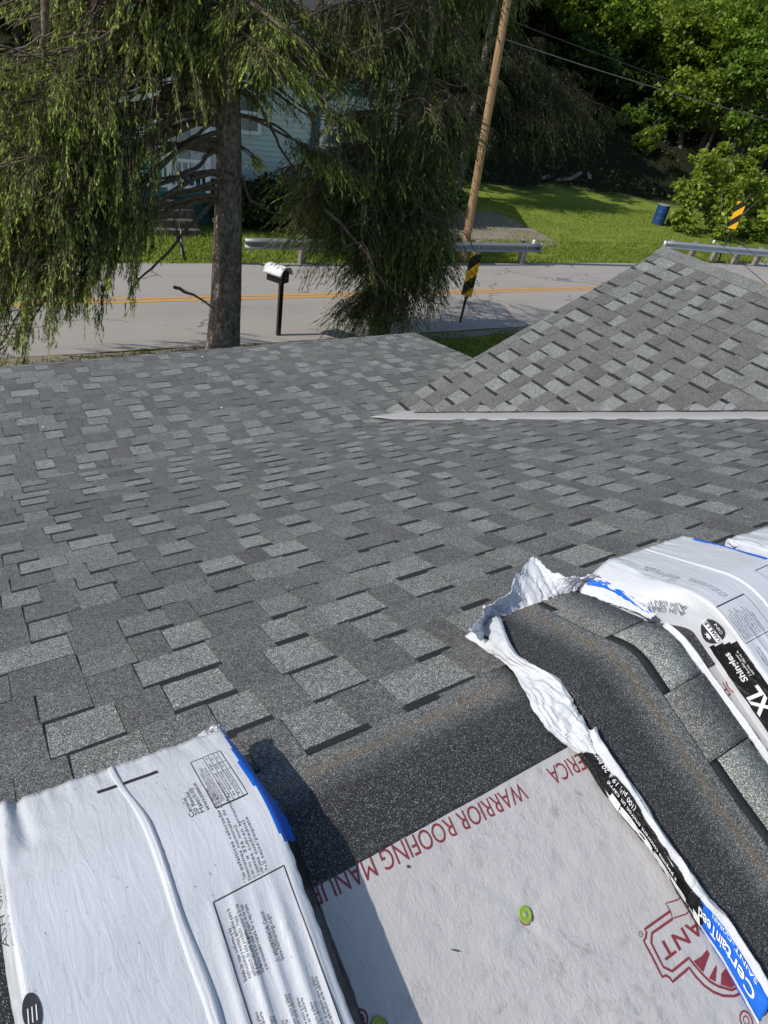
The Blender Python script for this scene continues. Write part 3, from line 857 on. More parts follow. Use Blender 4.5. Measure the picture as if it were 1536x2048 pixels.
# oval badge wrapped round the left edge and a line of hand-dotted colour code
mb = MB(); a = np.linspace(0, 2*math.pi, 29)[:-1]
cu, cq = .009, -.060
V = f1(np.r_[cu, cu+.010*np.cos(a)], np.r_[cq, cq+.021*np.sin(a)], .0012); mb.add(V, [(0, 1+i, 1+(i+1) % 28) for i in range(28)])
mb.build('oval_badge', INK, b1)
for k in (-.0045, .0, .0045):
    V, F = ribbon_on(lambda u, q: f1(u, q, .0019), densify([(cu+k-.001, cq-.010), (cu+k+.001, cq+.006)]), .0013); mesh_np('badge_stripe', V, F, INKWHITE, b1)
tprint(b1, lambda u, q: f1(u, q, .0012), 'ASH GRAY', .010, -.001, -.008, 1.0, 1, INKGREY, 1, width=.046)
def crumple(name, center, rad, mat, parent, seed, n=26, squash=(1, 1, .7)):
    """a twisted tuft of film: folded sheet with deep random creases"""
    th = np.linspace(0, 2*math.pi, n+1)[:-1]; ph = np.linspace(.05, math.pi-.25, n//2)
    TH, PH = np.meshgrid(th, ph)
    rr = rad*(1+.75*fbm(TH*2.2+seed, PH*3, seed)+.45*fbm(TH*6, PH*7+seed, seed+2))
    P = np.stack([rr*np.sin(PH)*np.cos(TH)*squash[0], rr*np.sin(PH)*np.sin(TH)*squash[1], rr*np.cos(PH)*squash[2]], -1)+np.asarray(center)
    i_ = np.arange(P.shape[0]*P.shape[1]).reshape(P.shape[:2]); j_ = np.roll(i_, -1, 1)
    F = np.stack([i_[:-1], i_[1:], j_[1:], j_[:-1]], -1).reshape(-1, 4)
    return mesh_np(name, P.reshape(-1, 3), F, mat, parent)
crumple('twisted_corner', m_b(.260, .204, .080), .016, FILM2, b1, 3, squash=(.9, .8, 1.0))
crumple('twisted_corner', m_b(.238, .200, .090), .011, FILM2, b1, 8, squash=(1.3, .6, .7))

# ---- closed bundle at the right
X3, W3, T3 = 1.405, .355, .100
def disp3(u, dq, q):
    d = .0022*fbm(u*8, q*7, 51)+np.exp(dq/.06)*(.0035*fbm(u*45+8*q, q*6, 53)-.003)
    d = d+.004*np.exp(-((u-.02)/.03)**2)*np.clip((q-.0)/.1, 0, 1)*fbm(u*70, q*20, 55)*2
    d = d+.0035*np.exp(-((u-.085)/.006)**2)*np.clip((-q-.02)/.1, 0, 1)+.004*np.exp(-((u-.05)/.007)**2)*np.clip((-q-.02)/.1, 0, 1)
    return d+.0008*fbm(u*26, q*26, 57)
def zone3(u, q, h, z):
    m = np.zeros(u.shape, int)
    lead = -.060-.25*(h-.05)
    m[(z == 0) & (q < lead) & (h > .014) & (h < .088)] = 2
    m[(z == 2) & (q > -.05) & (q < .235)] = 1
    m[(z == 1) & (u > W3-.020-.004*np.sin(q*40)) & (q > .02) & (q < .225)] = 1
    m[(z == 2) & (q <= -.05) & (h < T3-.005)] = 2
    return m
b3 = bundle('shingle_bundle', 'white wrapped shingle bundle at right with an oval badge on its left side', X3, W3, T3, .262, .252, -.80, .006, .050, disp3, zone3, 61, lambda q: .075*np.clip((q+.01)/.13, 0, 1)**1.3)
f3 = topfn(X3, T3, disp3, lambda u: .262-.03*u)
V = []; qs = np.linspace(.262, -.80, 110)
for q_ in qs:
    for k in np.linspace(-1, 1, 9):
        hh = (.0025+.0030*np.clip((.2-q_)/.3, 0, 1))*math.cos(k*math.pi/2) if abs(k) < 1 else -.003
        V.append(m_b(X3+.168+k*.0085, q_, T3+hh+float(disp3(np.array(.168), np.array(q_-.26), np.array(q_)))).tolist())
i_ = np.arange(len(V)).reshape(-1, 9)
mesh_np('wrapper_seam', V, np.stack([i_[:-1, :-1], i_[:-1, 1:], i_[1:, 1:], i_[1:, :-1]], -1).reshape(-1, 4)[:, ::-1], FILM, b3, smooth=True)
tprint(b3, f3, 'ASTM D3462 D3018 Type I\nASTM E108 Class A UL 790\nASTM D3161 Class F D7158\nCSA A123.5 ICC-ES ESR-1389\nMiami-Dade County Approved', .0074, .034, .075, 1, .82, INKGREY, 1, width=.105)
tprint(b3, f3, '* Glass fiber reinforced asphalt shingles\n42" x 14" nominal size 3 bundles cover\napproximately one square 19-20 shingles', .0074, .060, -.003, 1, .9, INKGREY, 1, width=.062)
frame(b3, f3, .0065, .125, -.083, -.008, .0013)
tprint(b3, f3, 'Install these shingles in accordance\nwith the applicable instructions and\nbuilding code for this product. See the\nback of this wrapper for full details.\nDo not remove the clear release tape\nfrom the back of the shingle. Its job\nis to keep shingles from sticking to\neach other in the bundle and it need\nnot be removed before application.\nKeep dry and flat until applied.', .0088, .018, -.077, 1, 1.02, INKGREY, 1, width=.062)
tprint(b3, f3, '\u26a0 WARNING: Cancer\nwww.P65Warnings.ca.gov', .0095, .030, -.155, 1, 1, INKGREY, 1, width=.055)
frame(b3, f3, .245, .33, -.10, .010, .0009)
tprint(b3, f3, 'Made in USA\nFabrique aux E.-U.', .0085, .26, -.06, 1, 1, INKGREY, 1, width=.05)
def side3(q, h, dh=.0035):
    k = np.clip(np.asarray(h, float)/(T3-.01), 0, 1)
    return m_b(X3-.006*(1-k)**1.2-dh, q, h)
def sprint(root, body, size, q0, h0, mat, width=None, bold=0, res=3, name='lettering', dh=.0046):
    V, F = text_mesh(body, size, res, 1.0, .9, bold)
    sx = width/(V[:, 0].max()-V[:, 0].min()) if width else 1
    return mesh_np(name, side3(q0+V[:, 0]*sx, h0-V[:, 1], dh), F, mat, root)
a = np.linspace(0, 2*math.pi, 33)[:-1]
cq, ch = -.031, .052
mb = MB(); V = side3(np.r_[cq, cq+.0225*np.cos(a)], np.r_[ch, ch+.031*np.sin(a)], .0040); mb.add(V, [(0, 1+(i+1) % 32, 1+i) for i in range(32)])
mb.build('oval_badge', INK, b3)
V = side3(np.array([cq-.0225, cq+.0225, cq+.0225, cq-.0225]), np.array([ch-.006, ch-.006, ch+.010, ch+.010]), .0045); mesh_np('badge_band', V, [(0, 1, 2, 3)], INKWHITE, b3)
sprint(b3, 'LASALLE', .0135, cq-.0205, ch+.0072, INK, .041, .0004, dh=.0051)
sprint(b3, 'CAN', .0105, cq-.010, ch+.0235, INKWHITE, .02, dh=.0051)
mb = MB()
for k in range(5):
    an = math.pi/2+(k-2)*.72; L = .012 if k in (1, 2, 3) else .009
    tip = (cq+L*math.cos(an), ch-.013-L*math.sin(an)*.8); l_ = (cq+.005*math.cos(an+.6), ch-.013-.004*math.sin(an+.6)); r2 = (cq+.005*math.cos(an-.6), ch-.013-.004*math.sin(an-.6))
    V = side3(np.array([cq, l_[0], tip[0], r2[0]]), np.array([ch-.011, l_[1], tip[1], r2[1]]), .0051); mb.add(V, [(0, 1, 2, 3)])
mb.build('badge_leaf', INKWHITE, b3)
sprint(b3, 'Shingles', .024, -.156, .058, INKWHITE, .072, .0005)
sprint(b3, 'XL', .062, -.235, .070, INKWHITE, .066, .002)
sprint(b3, '3 Bundles cover\napprox. 100 sq. ft.', .0085, -.150, .073, INKWHITE, .062)
def bulge3(q, h, dh=.005):
    k_ = np.clip(1-np.asarray(h, float)/T3, 0, 1)
    return m_b(X3-.006-dh-.075*np.clip((np.asarray(q)+.01)/.13, 0, 1)**1.3*np.sin(np.clip(k_*1.25, 0, 1)*math.pi*.62), q, np.asarray(h)+dh*.8)
V, F = text_mesh('ASH GRAY\nASH GRAY', .019, 2, 1.0, .8)
mesh_np('lettering', bulge3(.016+V[:, 0]/V[:, 0].max()*.072, .050-V[:, 1]), F, INKGREY, b3)
# film bulging from the left front corner, drawn into creases
def sheet(name, secs, mat, parent, seed, amp=.004, n_between=8, n_across=24, freq=55, rough_edge=.0, fn=m_b, thick=0.0007, twist=1.0, pleat=0.0):
    """lofts film through cross-sections, each a list of (x, q, h), and crumples it"""
    secs = [np.array(s_, float) for s_ in secs]
    def rs(s_, n):
        d = np.r_[0, np.cumsum(np.linalg.norm(np.diff(s_, axis=0), axis=1))]; d /= d[-1]
        k = np.linspace(0, 1, n); return np.stack([np.interp(k, d, s_[:, j]) for j in range(3)], 1)
    S_ = np.array([rs(s_, n_across) for s_ in secs])
    m = len(secs); T_ = np.linspace(0, m-1, (m-1)*n_between+1)
    G = np.empty((len(T_), n_across, 3))
    # smooth (Catmull-Rom) between sections
    for k, t_ in enumerate(T_):
        i = min(int(t_), m-2); f = t_-i
        p0, p1, p2, p3 = S_[max(i-1, 0)], S_[i], S_[i+1], S_[min(i+2, m-1)]
        G[k] = .5*((2*p1)+(-p0+p2)*f+(2*p0-5*p1+4*p2-p3)*f*f+(-p0+3*p1-3*p2+p3)*f**3)
    a_ = np.linspace(0, 1, n_across)[None]; l_ = T_[:, None]
    for j in range(3):
        r1 = np.abs(fbm(l_*1.7+a_*freq/22, a_*freq/20+l_*twist, seed+j*3, 2)); r2 = np.abs(fbm(l_*4.1-a_*freq/15, a_*freq/9+l_*.7, seed+20+j, 2))
        d = amp*1.5*(r1-.22)+amp*.9*(r2-.2)+pleat*np.sin(a_*23+5*fbm(l_*.9, a_*2, seed+j*11+2, 2)*3+j)*np.sin(math.pi*a_)
        G[..., j] += d*(1 if j else .8)
    if rough_edge:
        for e_ in (0, -1):
            G[:, e_, 1] += rough_edge*(vnoise(T_*9, T_*0, seed+31)-.5)*2
            G[:, e_, 2] += rough_edge*(vnoise(T_*13, T_*0, seed+33)-.5)*2
    G[..., 2] = np.maximum(G[..., 2], .0015)
    P = fn(G[..., 0], G[..., 1], G[..., 2]).reshape(-1, 3)
    i_ = np.arange(len(P)).reshape(len(T_), n_across)
    F = np.stack([i_[:-1, :-1], i_[:-1, 1:], i_[1:, 1:], i_[1:, :-1]], -1).reshape(-1, 4)
    o = mesh_np(name, P, F, mat, parent, smooth=True)
    so = o.modifiers.new('thick', 'SOLIDIFY'); so.thickness = thick
    return o, G
b4 = bundle('shingle_bundle', 'white wrapped shingle bundle farthest to the right, cut off by the picture edge', 1.815, .36, .10, .150, .120, -.75, .02, .025, lambda u, dq, q: disp3(u*.9, dq, q+.4), lambda u, q, h, z: np.where((z == 2) & (h < .095), 2, 0), 81)
f4 = topfn(1.815, .10, lambda u, dq, q: disp3(u*.9, dq, q+.4), lambda u: .15)
frame(b4, f4, .06, .2, -.14, .03, .001); tprint(b4, f4, 'ASTM D3462 D3018\nUL 790 CLASS A\nICC-ES ESR-1389', .011, .08, -.11, 1, 1, INKGREY, 1, width=.09)
crumple('twisted_corner', m_b(1.822, .142, .088), .014, FILM2, b4, 23)

# ---- torn-open bundle: a thin stack of shingles lying in its ripped wrapper
b2 = thing('shingle_bundle', 'torn open shingle bundle with bare grey shingles and a ripped white wrapper', 'shingle bundle', 'shingle bundles lying over the ridge')
X2, W2, T2 = .940, .372, .030
def m_s2(v, u, h):      # v along the bundle (q), u across
    sk = np.interp(np.asarray(v, float), [-.7, -.35, .1, .3], [.05, .012, -.006, .0])
    return m_b(X2+sk+np.asarray(u, float), v, h)
mb = MB()
def slab(h0, h1, du, dv, u1=W2):
    qs = np.linspace(-.76+dv, .298+dv, 60); V = []
    for q_ in qs: V += [m_s2(q_, du, h0).tolist(), m_s2(q_, du, h1).tolist(), m_s2(q_, u1+du, h1).tolist(), m_s2(q_, u1+du, h0).tolist()]
    F = []
    for i in range(len(qs)-1):
        for j in range(4): F.append((i*4+j, i*4+4+j, i*4+4+(j+1) % 4, i*4+(j+1) % 4))
    F += [(3, 2, 1, 0), tuple(range(len(V)-4, len(V)))]
    return V, F
for k in range(6):
    V, F = slab(.002+k*.0042, .0058+k*.0042, random.uniform(-.003, .003), random.uniform(-.004, .004))
    mesh_np('stacked_shingle', V, F, GRAN, b2, attrs=dict(tone=[.25]*len(V), band=[0]*len(V), dist=[.3]*len(V)))
# the top shingle: headlap at the left, sealant line, recessed tabs with dark bands at the right
def top_piece(name, v0, v1, u0, u1, h, tone, band=0, brown=None, nu=2, label=None):
    vs = np.linspace(v0, v1, max(3, int((v1-v0)/.012))); us = np.linspace(u0, u1, nu)
    VV, UU = np.meshgrid(vs, us, indexing='ij')
    P = m_s2(VV, UU, np.full(VV.shape, h)+.0008*fbm(VV*5, UU*6, 91)).reshape(-1, 3)
    i_ = np.arange(len(P)).reshape(VV.shape)
    F = np.stack([i_[:-1, :-1], i_[:-1, 1:], i_[1:, 1:], i_[1:, :-1]], -1).reshape(-1, 4)[:, ::-1]
    d = np.full(len(P), -9.0) if brown is None else (brown-UU+.004*fbm(VV*4, UU*2, 93)).ravel()
    o = mesh_np(name, P, F, GRAN, b2, attrs=dict(tone=np.full(len(P), tone), band=np.full(len(P), float(band)), dist=d), smooth=True)
    so = o.modifiers.new('thick', 'SOLIDIFY'); so.thickness = .0028; so.offset = -1
    if label: o['label'] = label
    return o
US = .178
top_piece('shingle_headlap', -.755, .298, 0, .222, T2, .34, 0, .172, 40, 'dark upper half of the top shingle with a brown sealant line')
top_piece('tab', -.097-.158, -.097, .2225, W2, T2+.0006, .30, 0, None, 3)
top_piece('tab', .066, .298, .2225, W2, T2+.0006, .33, 0, None, 3)
for v0, v1 in ((-.097, .066), (-.46, -.257)):
    top_piece('shadow_band', v0+.001, v1-.001, .2225, .250, T2-.0022, .2, 1, None, 2)
    top_piece('tab', v0+.001, v1-.001, .250, W2, T2-.0022, .78, 0, None, 3)
top_piece('tab', -.755, -.461, .2225, W2, T2+.0006, .30, 0, None, 3)
top_piece('shadow_band', .235, .292, .2235, .246, T2+.0012, .2, 1, None, 2)
# ripped wrapper: standing flap at the far end, folded strip down the left side, rolled printed part, shreds at the right
sheet('torn_wrapper', [
 [(.948, .235, .008), (.915, .230, .040), (.866, .215, .088)],
 [(.961, .271, .022), (.955, .275, .058), (.945, .262, .086)],
 [(1.000, .290, .028), (.995, .290, .060), (.985, .285, .092)],
 [(1.050, .296, .030), (1.055, .305, .064), (1.058, .300, .092)],
 [(1.104, .296, .030), (1.125, .325, .070), (1.165, .360, .098)],
 [(1.165, .294, .030), (1.205, .345, .072), (1.270, .418, .105)],
 [(1.225, .293, .030), (1.240, .315, .062), (1.262, .350, .092)],
 [(1.275, .290, .030), (1.275, .295, .055), (1.268, .290, .082)],
 [(1.322, .286, .032), (1.318, .282, .055), (1.310, .272, .080)],
 [(1.370, .275, .034), (1.365, .262, .060), (1.350, .245, .086)]], FILM2, b2, 101, .0125, 12, 34, 30, .006)
LEFT_O = [(.93,.306),(.924,.199),(.915,.125),(.879,.048),(.850,-.010),(.857,-.056),(.890,-.111),(.906,-.235),(.927,-.313),(.936,-.401),(.940,-.475),(.945,-.529),(.942,-.63)]
LEFT_I = [(1.005,.270),(.914,.118),(.934,.026),(.925,-.013),(.922,-.048),(.920,-.086),(.908,-.130),(.924,-.210),(.928,-.289),(.931,-.365),(.946,-.426),(.960,-.485),(.962,-.605)]
def rollsecs(i0, i1, wide=1.0, inner=.5):
    secs = []
    for k in range(i0, i1):
        xo, qo = LEFT_O[k]; xi, qi = LEFT_I[k]
        top = (.060, .056, .040, .036, .036, .040, .046)[k] if k < 7 else .050
        secs.append([(xo+.012, qo-.004, .002), (xo-.002, qo, .012), (xo*.55+xi*.45-.004, qo*.5+qi*.5, .024 if 1 < k < 6 else .034), (xi-.004, qi, top), (xi+.009, qi, top-.006), (xi+.016*inner, qi, .030)])
    return secs
sheet('wrapper_fold', rollsecs(0, 7), FILM2, b2, 111, .0042, 12, 48, 60, .004, pleat=.0022)
sheet('black_print', rollsecs(6, 11), BLACKF, b2, 121, .0050, 16, 34, 80, pleat=.0016)
sheet('blue_print', rollsecs(10, 13), BLUEF, b2, 131, .003, 10, 26, 60)
def onroll(t_, a_, lift=.0045):
    """t_ position along the left edge list, a_ across the outer face (0 foot, 1 crest)"""
    t_ = np.asarray(t_, float); a_ = np.asarray(a_, float)
    k = np.arange(len(LEFT_O)); xo = np.interp(t_, k, [p[0] for p in LEFT_O]); qo = np.interp(t_, k, [p[1] for p in LEFT_O])
    xi = np.interp(t_, k, [p[0] for p in LEFT_I]); qi = np.interp(t_, k, [p[1] for p in LEFT_I])
    hx = np.interp(a_, [0, .45, 1], [.012, .034, .050]); mx = np.interp(a_, [0, .45, 1], [0, .45, 1.0])
    x = xo+(xi-xo)*mx-.008*np.exp(-((a_-.45)/.3)**2)-lift
    return m_b(x, qo+(qi-qo)*mx, hx+lift)
def roll_text(body, size, t0, a0, mat, length, asc, bold=0):
    V, F = text_mesh(body, size, 3, 1.0, .9, bold)
    x = V[:, 0]/V[:, 0].max(); y = V[:, 1]/size
    # reads away from the camera; letter tops point down the outside
    mesh_np('lettering', onroll(t0-x*length, a0-y*asc), F, mat, b2)
# white foot strip with the big cut-off letters
ks = np.linspace(6.6, 12.4, 60)
ew = .26+.10*np.sin(ks*9.1)+.08*np.sin(ks*17+1)
V = np.concatenate([onroll(ks, np.full(60, -.10), .0016), onroll(ks, np.full(60, .13), .0016)])
mesh_np('white_print_strip', V, [(i, i+1, 61+i, 60+i) for i in range(59)], FILM2, b2, smooth=True)
roll_text('Tastel', .03, 10.2, .36, INKWHITE, 3.4, .62, .0012)
roll_text('(100 pi\u00b2; 19 \u00e0 20 bardeaux/paquet)', .01, 7.4, .86, INKWHITE, 2.3, .26)
roll_text('3 paquets couvrent environ un carr\u00e9', .01, 9.0, .60, INKWHITE, 2.4, .22)
roll_text('CertainTeed', .02, 11.75, .68, INKWHITE, 1.9, .46, .0003)
roll_text('SAINT-GOBAIN', .01, 11.7, .96, INKWHITE, 1.3, .2)
# thin white lining showing along the crest of the roll
secs = []
for k in range(5, 13):
    xi, qi = LEFT_I[k]
    wgl = .006*math.sin(k*2.3)
    secs.append([(xi-.003, qi, .046), (xi+.006+wgl, qi, .060+wgl*.5), (xi+.016, qi, .050), (xi+.022, qi, .034)])
sheet('wrapper_lining', secs, FILM2, b2, 141, .004, 10, 16, 60, .003)
sheet('torn_strip', [[(1.303, .27, .032), (1.325, .265, .060), (1.336, .26, .066)], [(1.318, .20, .031), (1.345, .205, .062), (1.352, .21, .068)], [(1.325, .13, .031), (1.335, .13, .052), (1.338, .13, .058)],
                     [(1.325, .06, .031), (1.330, .055, .040), (1.331, .05, .044)]], FILM2, b2, 151, .004, 8, 16, 70, .003)
sheet('blue_print', [[(1.320, .262, .055), (1.332, .262, .064), (1.338, .262, .067)], [(1.336, .205, .0575), (1.346, .207, .064), (1.353, .21, .0695)], [(1.332, .13, .050), (1.336, .13, .055), (1.340, .13, .0595)], [(1.329, .07, .041), (1.331, .065, .044), (1.333, .06, .0455)]], BLUEF, b2, 152, .003, 8, 10, 50, .002)
secs = []
for q_, x_ in ((.02, 1.318), (-.09, 1.312), (-.18, 1.318), (-.28, 1.324), (-.36, 1.330), (-.5, 1.345), (-.7, 1.36)):
    x_ = X2+W2+float(np.interp(q_, [-.7, -.35, .1, .3], [.05, .012, -.006, 0]))+.003
    secs.append([(x_-.004, q_, .030), (x_+.002, q_, .046), (x_+.010, q_, .038), (x_+.020, q_, .004)])
sheet('wrapper_fold', secs, FILM2, b2, 161, .0035, 10, 16, 60, .0025)
#@@SPLIT@@
# ------------------------------------------------------------------ ground, road, hill
HD = np.array([math.sin(YAW), math.cos(YAW)])
def ground_z(x, y):
    x = np.asarray(x, float); y = np.asarray(y, float)
    d = x*HD[0]+y*HD[1]; l = x*HD[1]-y*HD[0]              # depth along the view, and to the right of it
    start = np.interp(l, [-12, -4, 6, 14, 30], [30, 33, 43, 46, 47])
    k = np.maximum(0, d-start)
    z = .42*k*k/(k+3.0)
    return np.minimum(z, 26)+.25*np.clip(k/4, 0, 1)*fbm(x*.35, y*.35, 5)
gx = np.concatenate([np.arange(-120, -12, 6), np.arange(-12, 62, .8), np.arange(62, 200, 6)])
gy = np.concatenate([np.arange(-60, -6, 6), np.arange(-6, 62, .8), np.arange(62, 220, 6)])
GX, GY = np.meshgrid(gx, gy)
GZ = ground_z(GX, GY)
i_ = np.arange(GX.size).reshape(GX.shape)
d_ = GX*HD[0]+GY*HD[1]; l_ = GX*HD[1]-GY*HD[0]
st_ = np.interp(l_, [-12, -4, 6, 14, 30], [29, 31, 38.5, 41, 40])
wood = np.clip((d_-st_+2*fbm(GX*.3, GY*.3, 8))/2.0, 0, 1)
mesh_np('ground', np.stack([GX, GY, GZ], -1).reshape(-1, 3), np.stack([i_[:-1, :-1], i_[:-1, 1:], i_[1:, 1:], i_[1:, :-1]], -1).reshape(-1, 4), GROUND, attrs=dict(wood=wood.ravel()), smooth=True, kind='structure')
# the road runs almost parallel to the eave
RA = R(-2.3)
RO = at_z(450, 598); RD = np.array([math.cos(RA), math.sin(RA)]); RN = np.array([-RD[1], RD[0]])
def rd(t, o, z): 
    p = RO[:2]+RD*t+RN*o; return (p[0], p[1], z)
near = float(np.dot(at_z(450, 692)[:2]-RO[:2], RN)); far = float(np.dot(at_z(840, 528)[:2]-RO[:2], RN))
def strip(name, o0, o1, z, mat, t0=-70, t1=110, wob=0.0, n=240):
    ts = np.linspace(t0, t1, n); V = []
    for i, t in enumerate(ts):
        V.append(rd(t, o0+wob*float(fbm(t*.9, 1.0, 3)), z)); V.append(rd(t, o1+wob*float(fbm(t*.8, 4.0, 5)), z))
    F = [(2*i, 2*i+2, 2*i+3, 2*i+1) for i in range(n-1)]
    return mesh_np(name, V, F, mat, kind='structure')
strip('road', near, far, .020, ASPH, wob=.08)
strip('gravel_shoulder', near-.35, near+.02, .012, GRAVEL, wob=.18)
strip('road_marking', -.125, -.035, .025, YEL, wob=.012); strip('road_marking', .045, .135, .025, YEL, wob=.012)
# side road joining at the right and the brown gravel drive behind the pole
V = [at_z(*p, .016) for p in ((1452, 533), (1540, 516), (1640, 524), (1640, 600), (1500, 570))]
mesh_np('side_road', V, [(0, 1, 2, 3, 4)][::1], CONC, kind='structure')
V = [at_z(*p, .014) for p in ((700, 470), (880, 428), (985, 424), (1030, 440), (1128, 491), (1050, 496), (900, 490), (700, 490))]
mesh_np('gravel_drive', V, [tuple(reversed(range(8)))], GRAVEL, kind='structure')

# ------------------------------------------------------------------ foliage builder
def norm(a): return a/(np.linalg.norm(a, axis=-1, keepdims=True)+1e-9)
def kites(P, D, W, L, w, bend=.0):
    """leaf-shaped quads: base P, direction D, width direction W"""
    L = np.asarray(L)[:, None]; w = np.asarray(w)[:, None]
    m = P+D*L*.45
    up = np.cross(D, W)
    V = np.stack([P, m+W*w, P+D*L+up*L*bend, m-W*w], 1)
    n = len(P)
    return V.reshape(-1, 3), np.arange(n*4).reshape(n, 4)
def needles(P, D, W, L, w):
    """one slim triangle each"""
    L = np.asarray(L)[:, None]; w = np.asarray(w)[:, None]
    V = np.stack([P-W*w, P+W*w, P+D*L], 1)
    return V.reshape(-1, 3), np.arange(len(P)*3).reshape(-1, 3)
def rand_dirs(n, rng):
    v = rng.normal(size=(n, 3)); return norm(v)

def leaf_crown(name, parent, lobes, n, size, cols, rng, droop=.2, kind=None, shell=.55):
    """leaves in uneven lobes; lobes = list of (centre, radii)"""
    if n > 4600: n = int(n*.68); size *= 1.17
    C_ = np.array([l[0] for l in lobes], float); Rr = np.array([l[1] for l in lobes], float)
    vol = Rr.prod(1)**.67; pick = rng.choice(len(lobes), n, p=vol/vol.sum())
    # cluster centres on each lobe give light and dark clumps with gaps
    nc = max(30, n//55)
    cl = rng.choice(len(lobes), nc, p=vol/vol.sum())
    cd = rand_dirs(nc, rng); cr = shell+(1-shell)*rng.random(nc)**.6
    cc = C_[cl]+cd*Rr[cl]*cr[:, None]
    k = rng.integers(0, nc, n)
    spread = (Rr[cl].mean(1)*.17)[k][:, None]
    P = cc[k]+rng.normal(size=(n, 3))*spread*np.array([1, 1, .55])
    out = norm(P-C_[cl[k]])
    D = norm(out*.5+rand_dirs(n, rng)*.9+np.array([0, 0, -droop]))
    W = norm(np.cross(D, norm(np.array([0, 0, 1.0])+rand_dirs(n, rng)*.8)))
    L = size*rng.uniform(.6, 1.3, n); w = L*rng.uniform(.26, .4, n)
    V, F = kites(P, D, W, L, w, .12)
    ct = rng.normal(0, .16, nc)[k]+rng.normal(0, .12, n)
    f = np.clip(.5+ct, 0, 1)[:, None]
    col = np.array(cols[0])*(1-f)+np.array(cols[1])*f
    return mesh_np(name, V, F, LEAF, parent, col=np.repeat(col, 4, 0), kind=kind)
def trunk_with_limbs(parent, base, h, r0, lean, rng, nl=6, mat=None, limb_to=None):
    zs = np.linspace(0, 1, 9)
    wob = np.cumsum(rng.normal(0, .03*h/9, (9, 2)), 0)
    pts = np.stack([base[0]+lean[0]*zs*h+wob[:, 0], base[1]+lean[1]*zs*h+wob[:, 1], base[2]-.25+zs*(h+.25)], 1)
    MB().tube(pts, r0*(1-.72*zs)+r0*.35*np.exp(-zs*14), 10).build('trunk', mat or BARKD, parent, smooth=True)
    for i in range(nl):
        k = rng.uniform(.35, .95); p0 = np.array([np.interp(k, zs, pts[:, j]) for j in range(3)])
        tgt = limb_to[rng.integers(len(limb_to))] if limb_to is not None else p0+np.array([rng.normal()*h*.25, rng.normal()*h*.25, h*.2])
        u = np.linspace(0, 1, 6)[:, None]
        q = p0+(np.array(tgt)-p0)*u*.85+np.array([0, 0, 1])*np.sin(u*math.pi)*.12*h*rng.uniform(-.3, 1)
        MB().tube(q, r0*.34*(1-.8*u[:, 0]), 6).build('limb', mat or BARKD, parent, smooth=True)

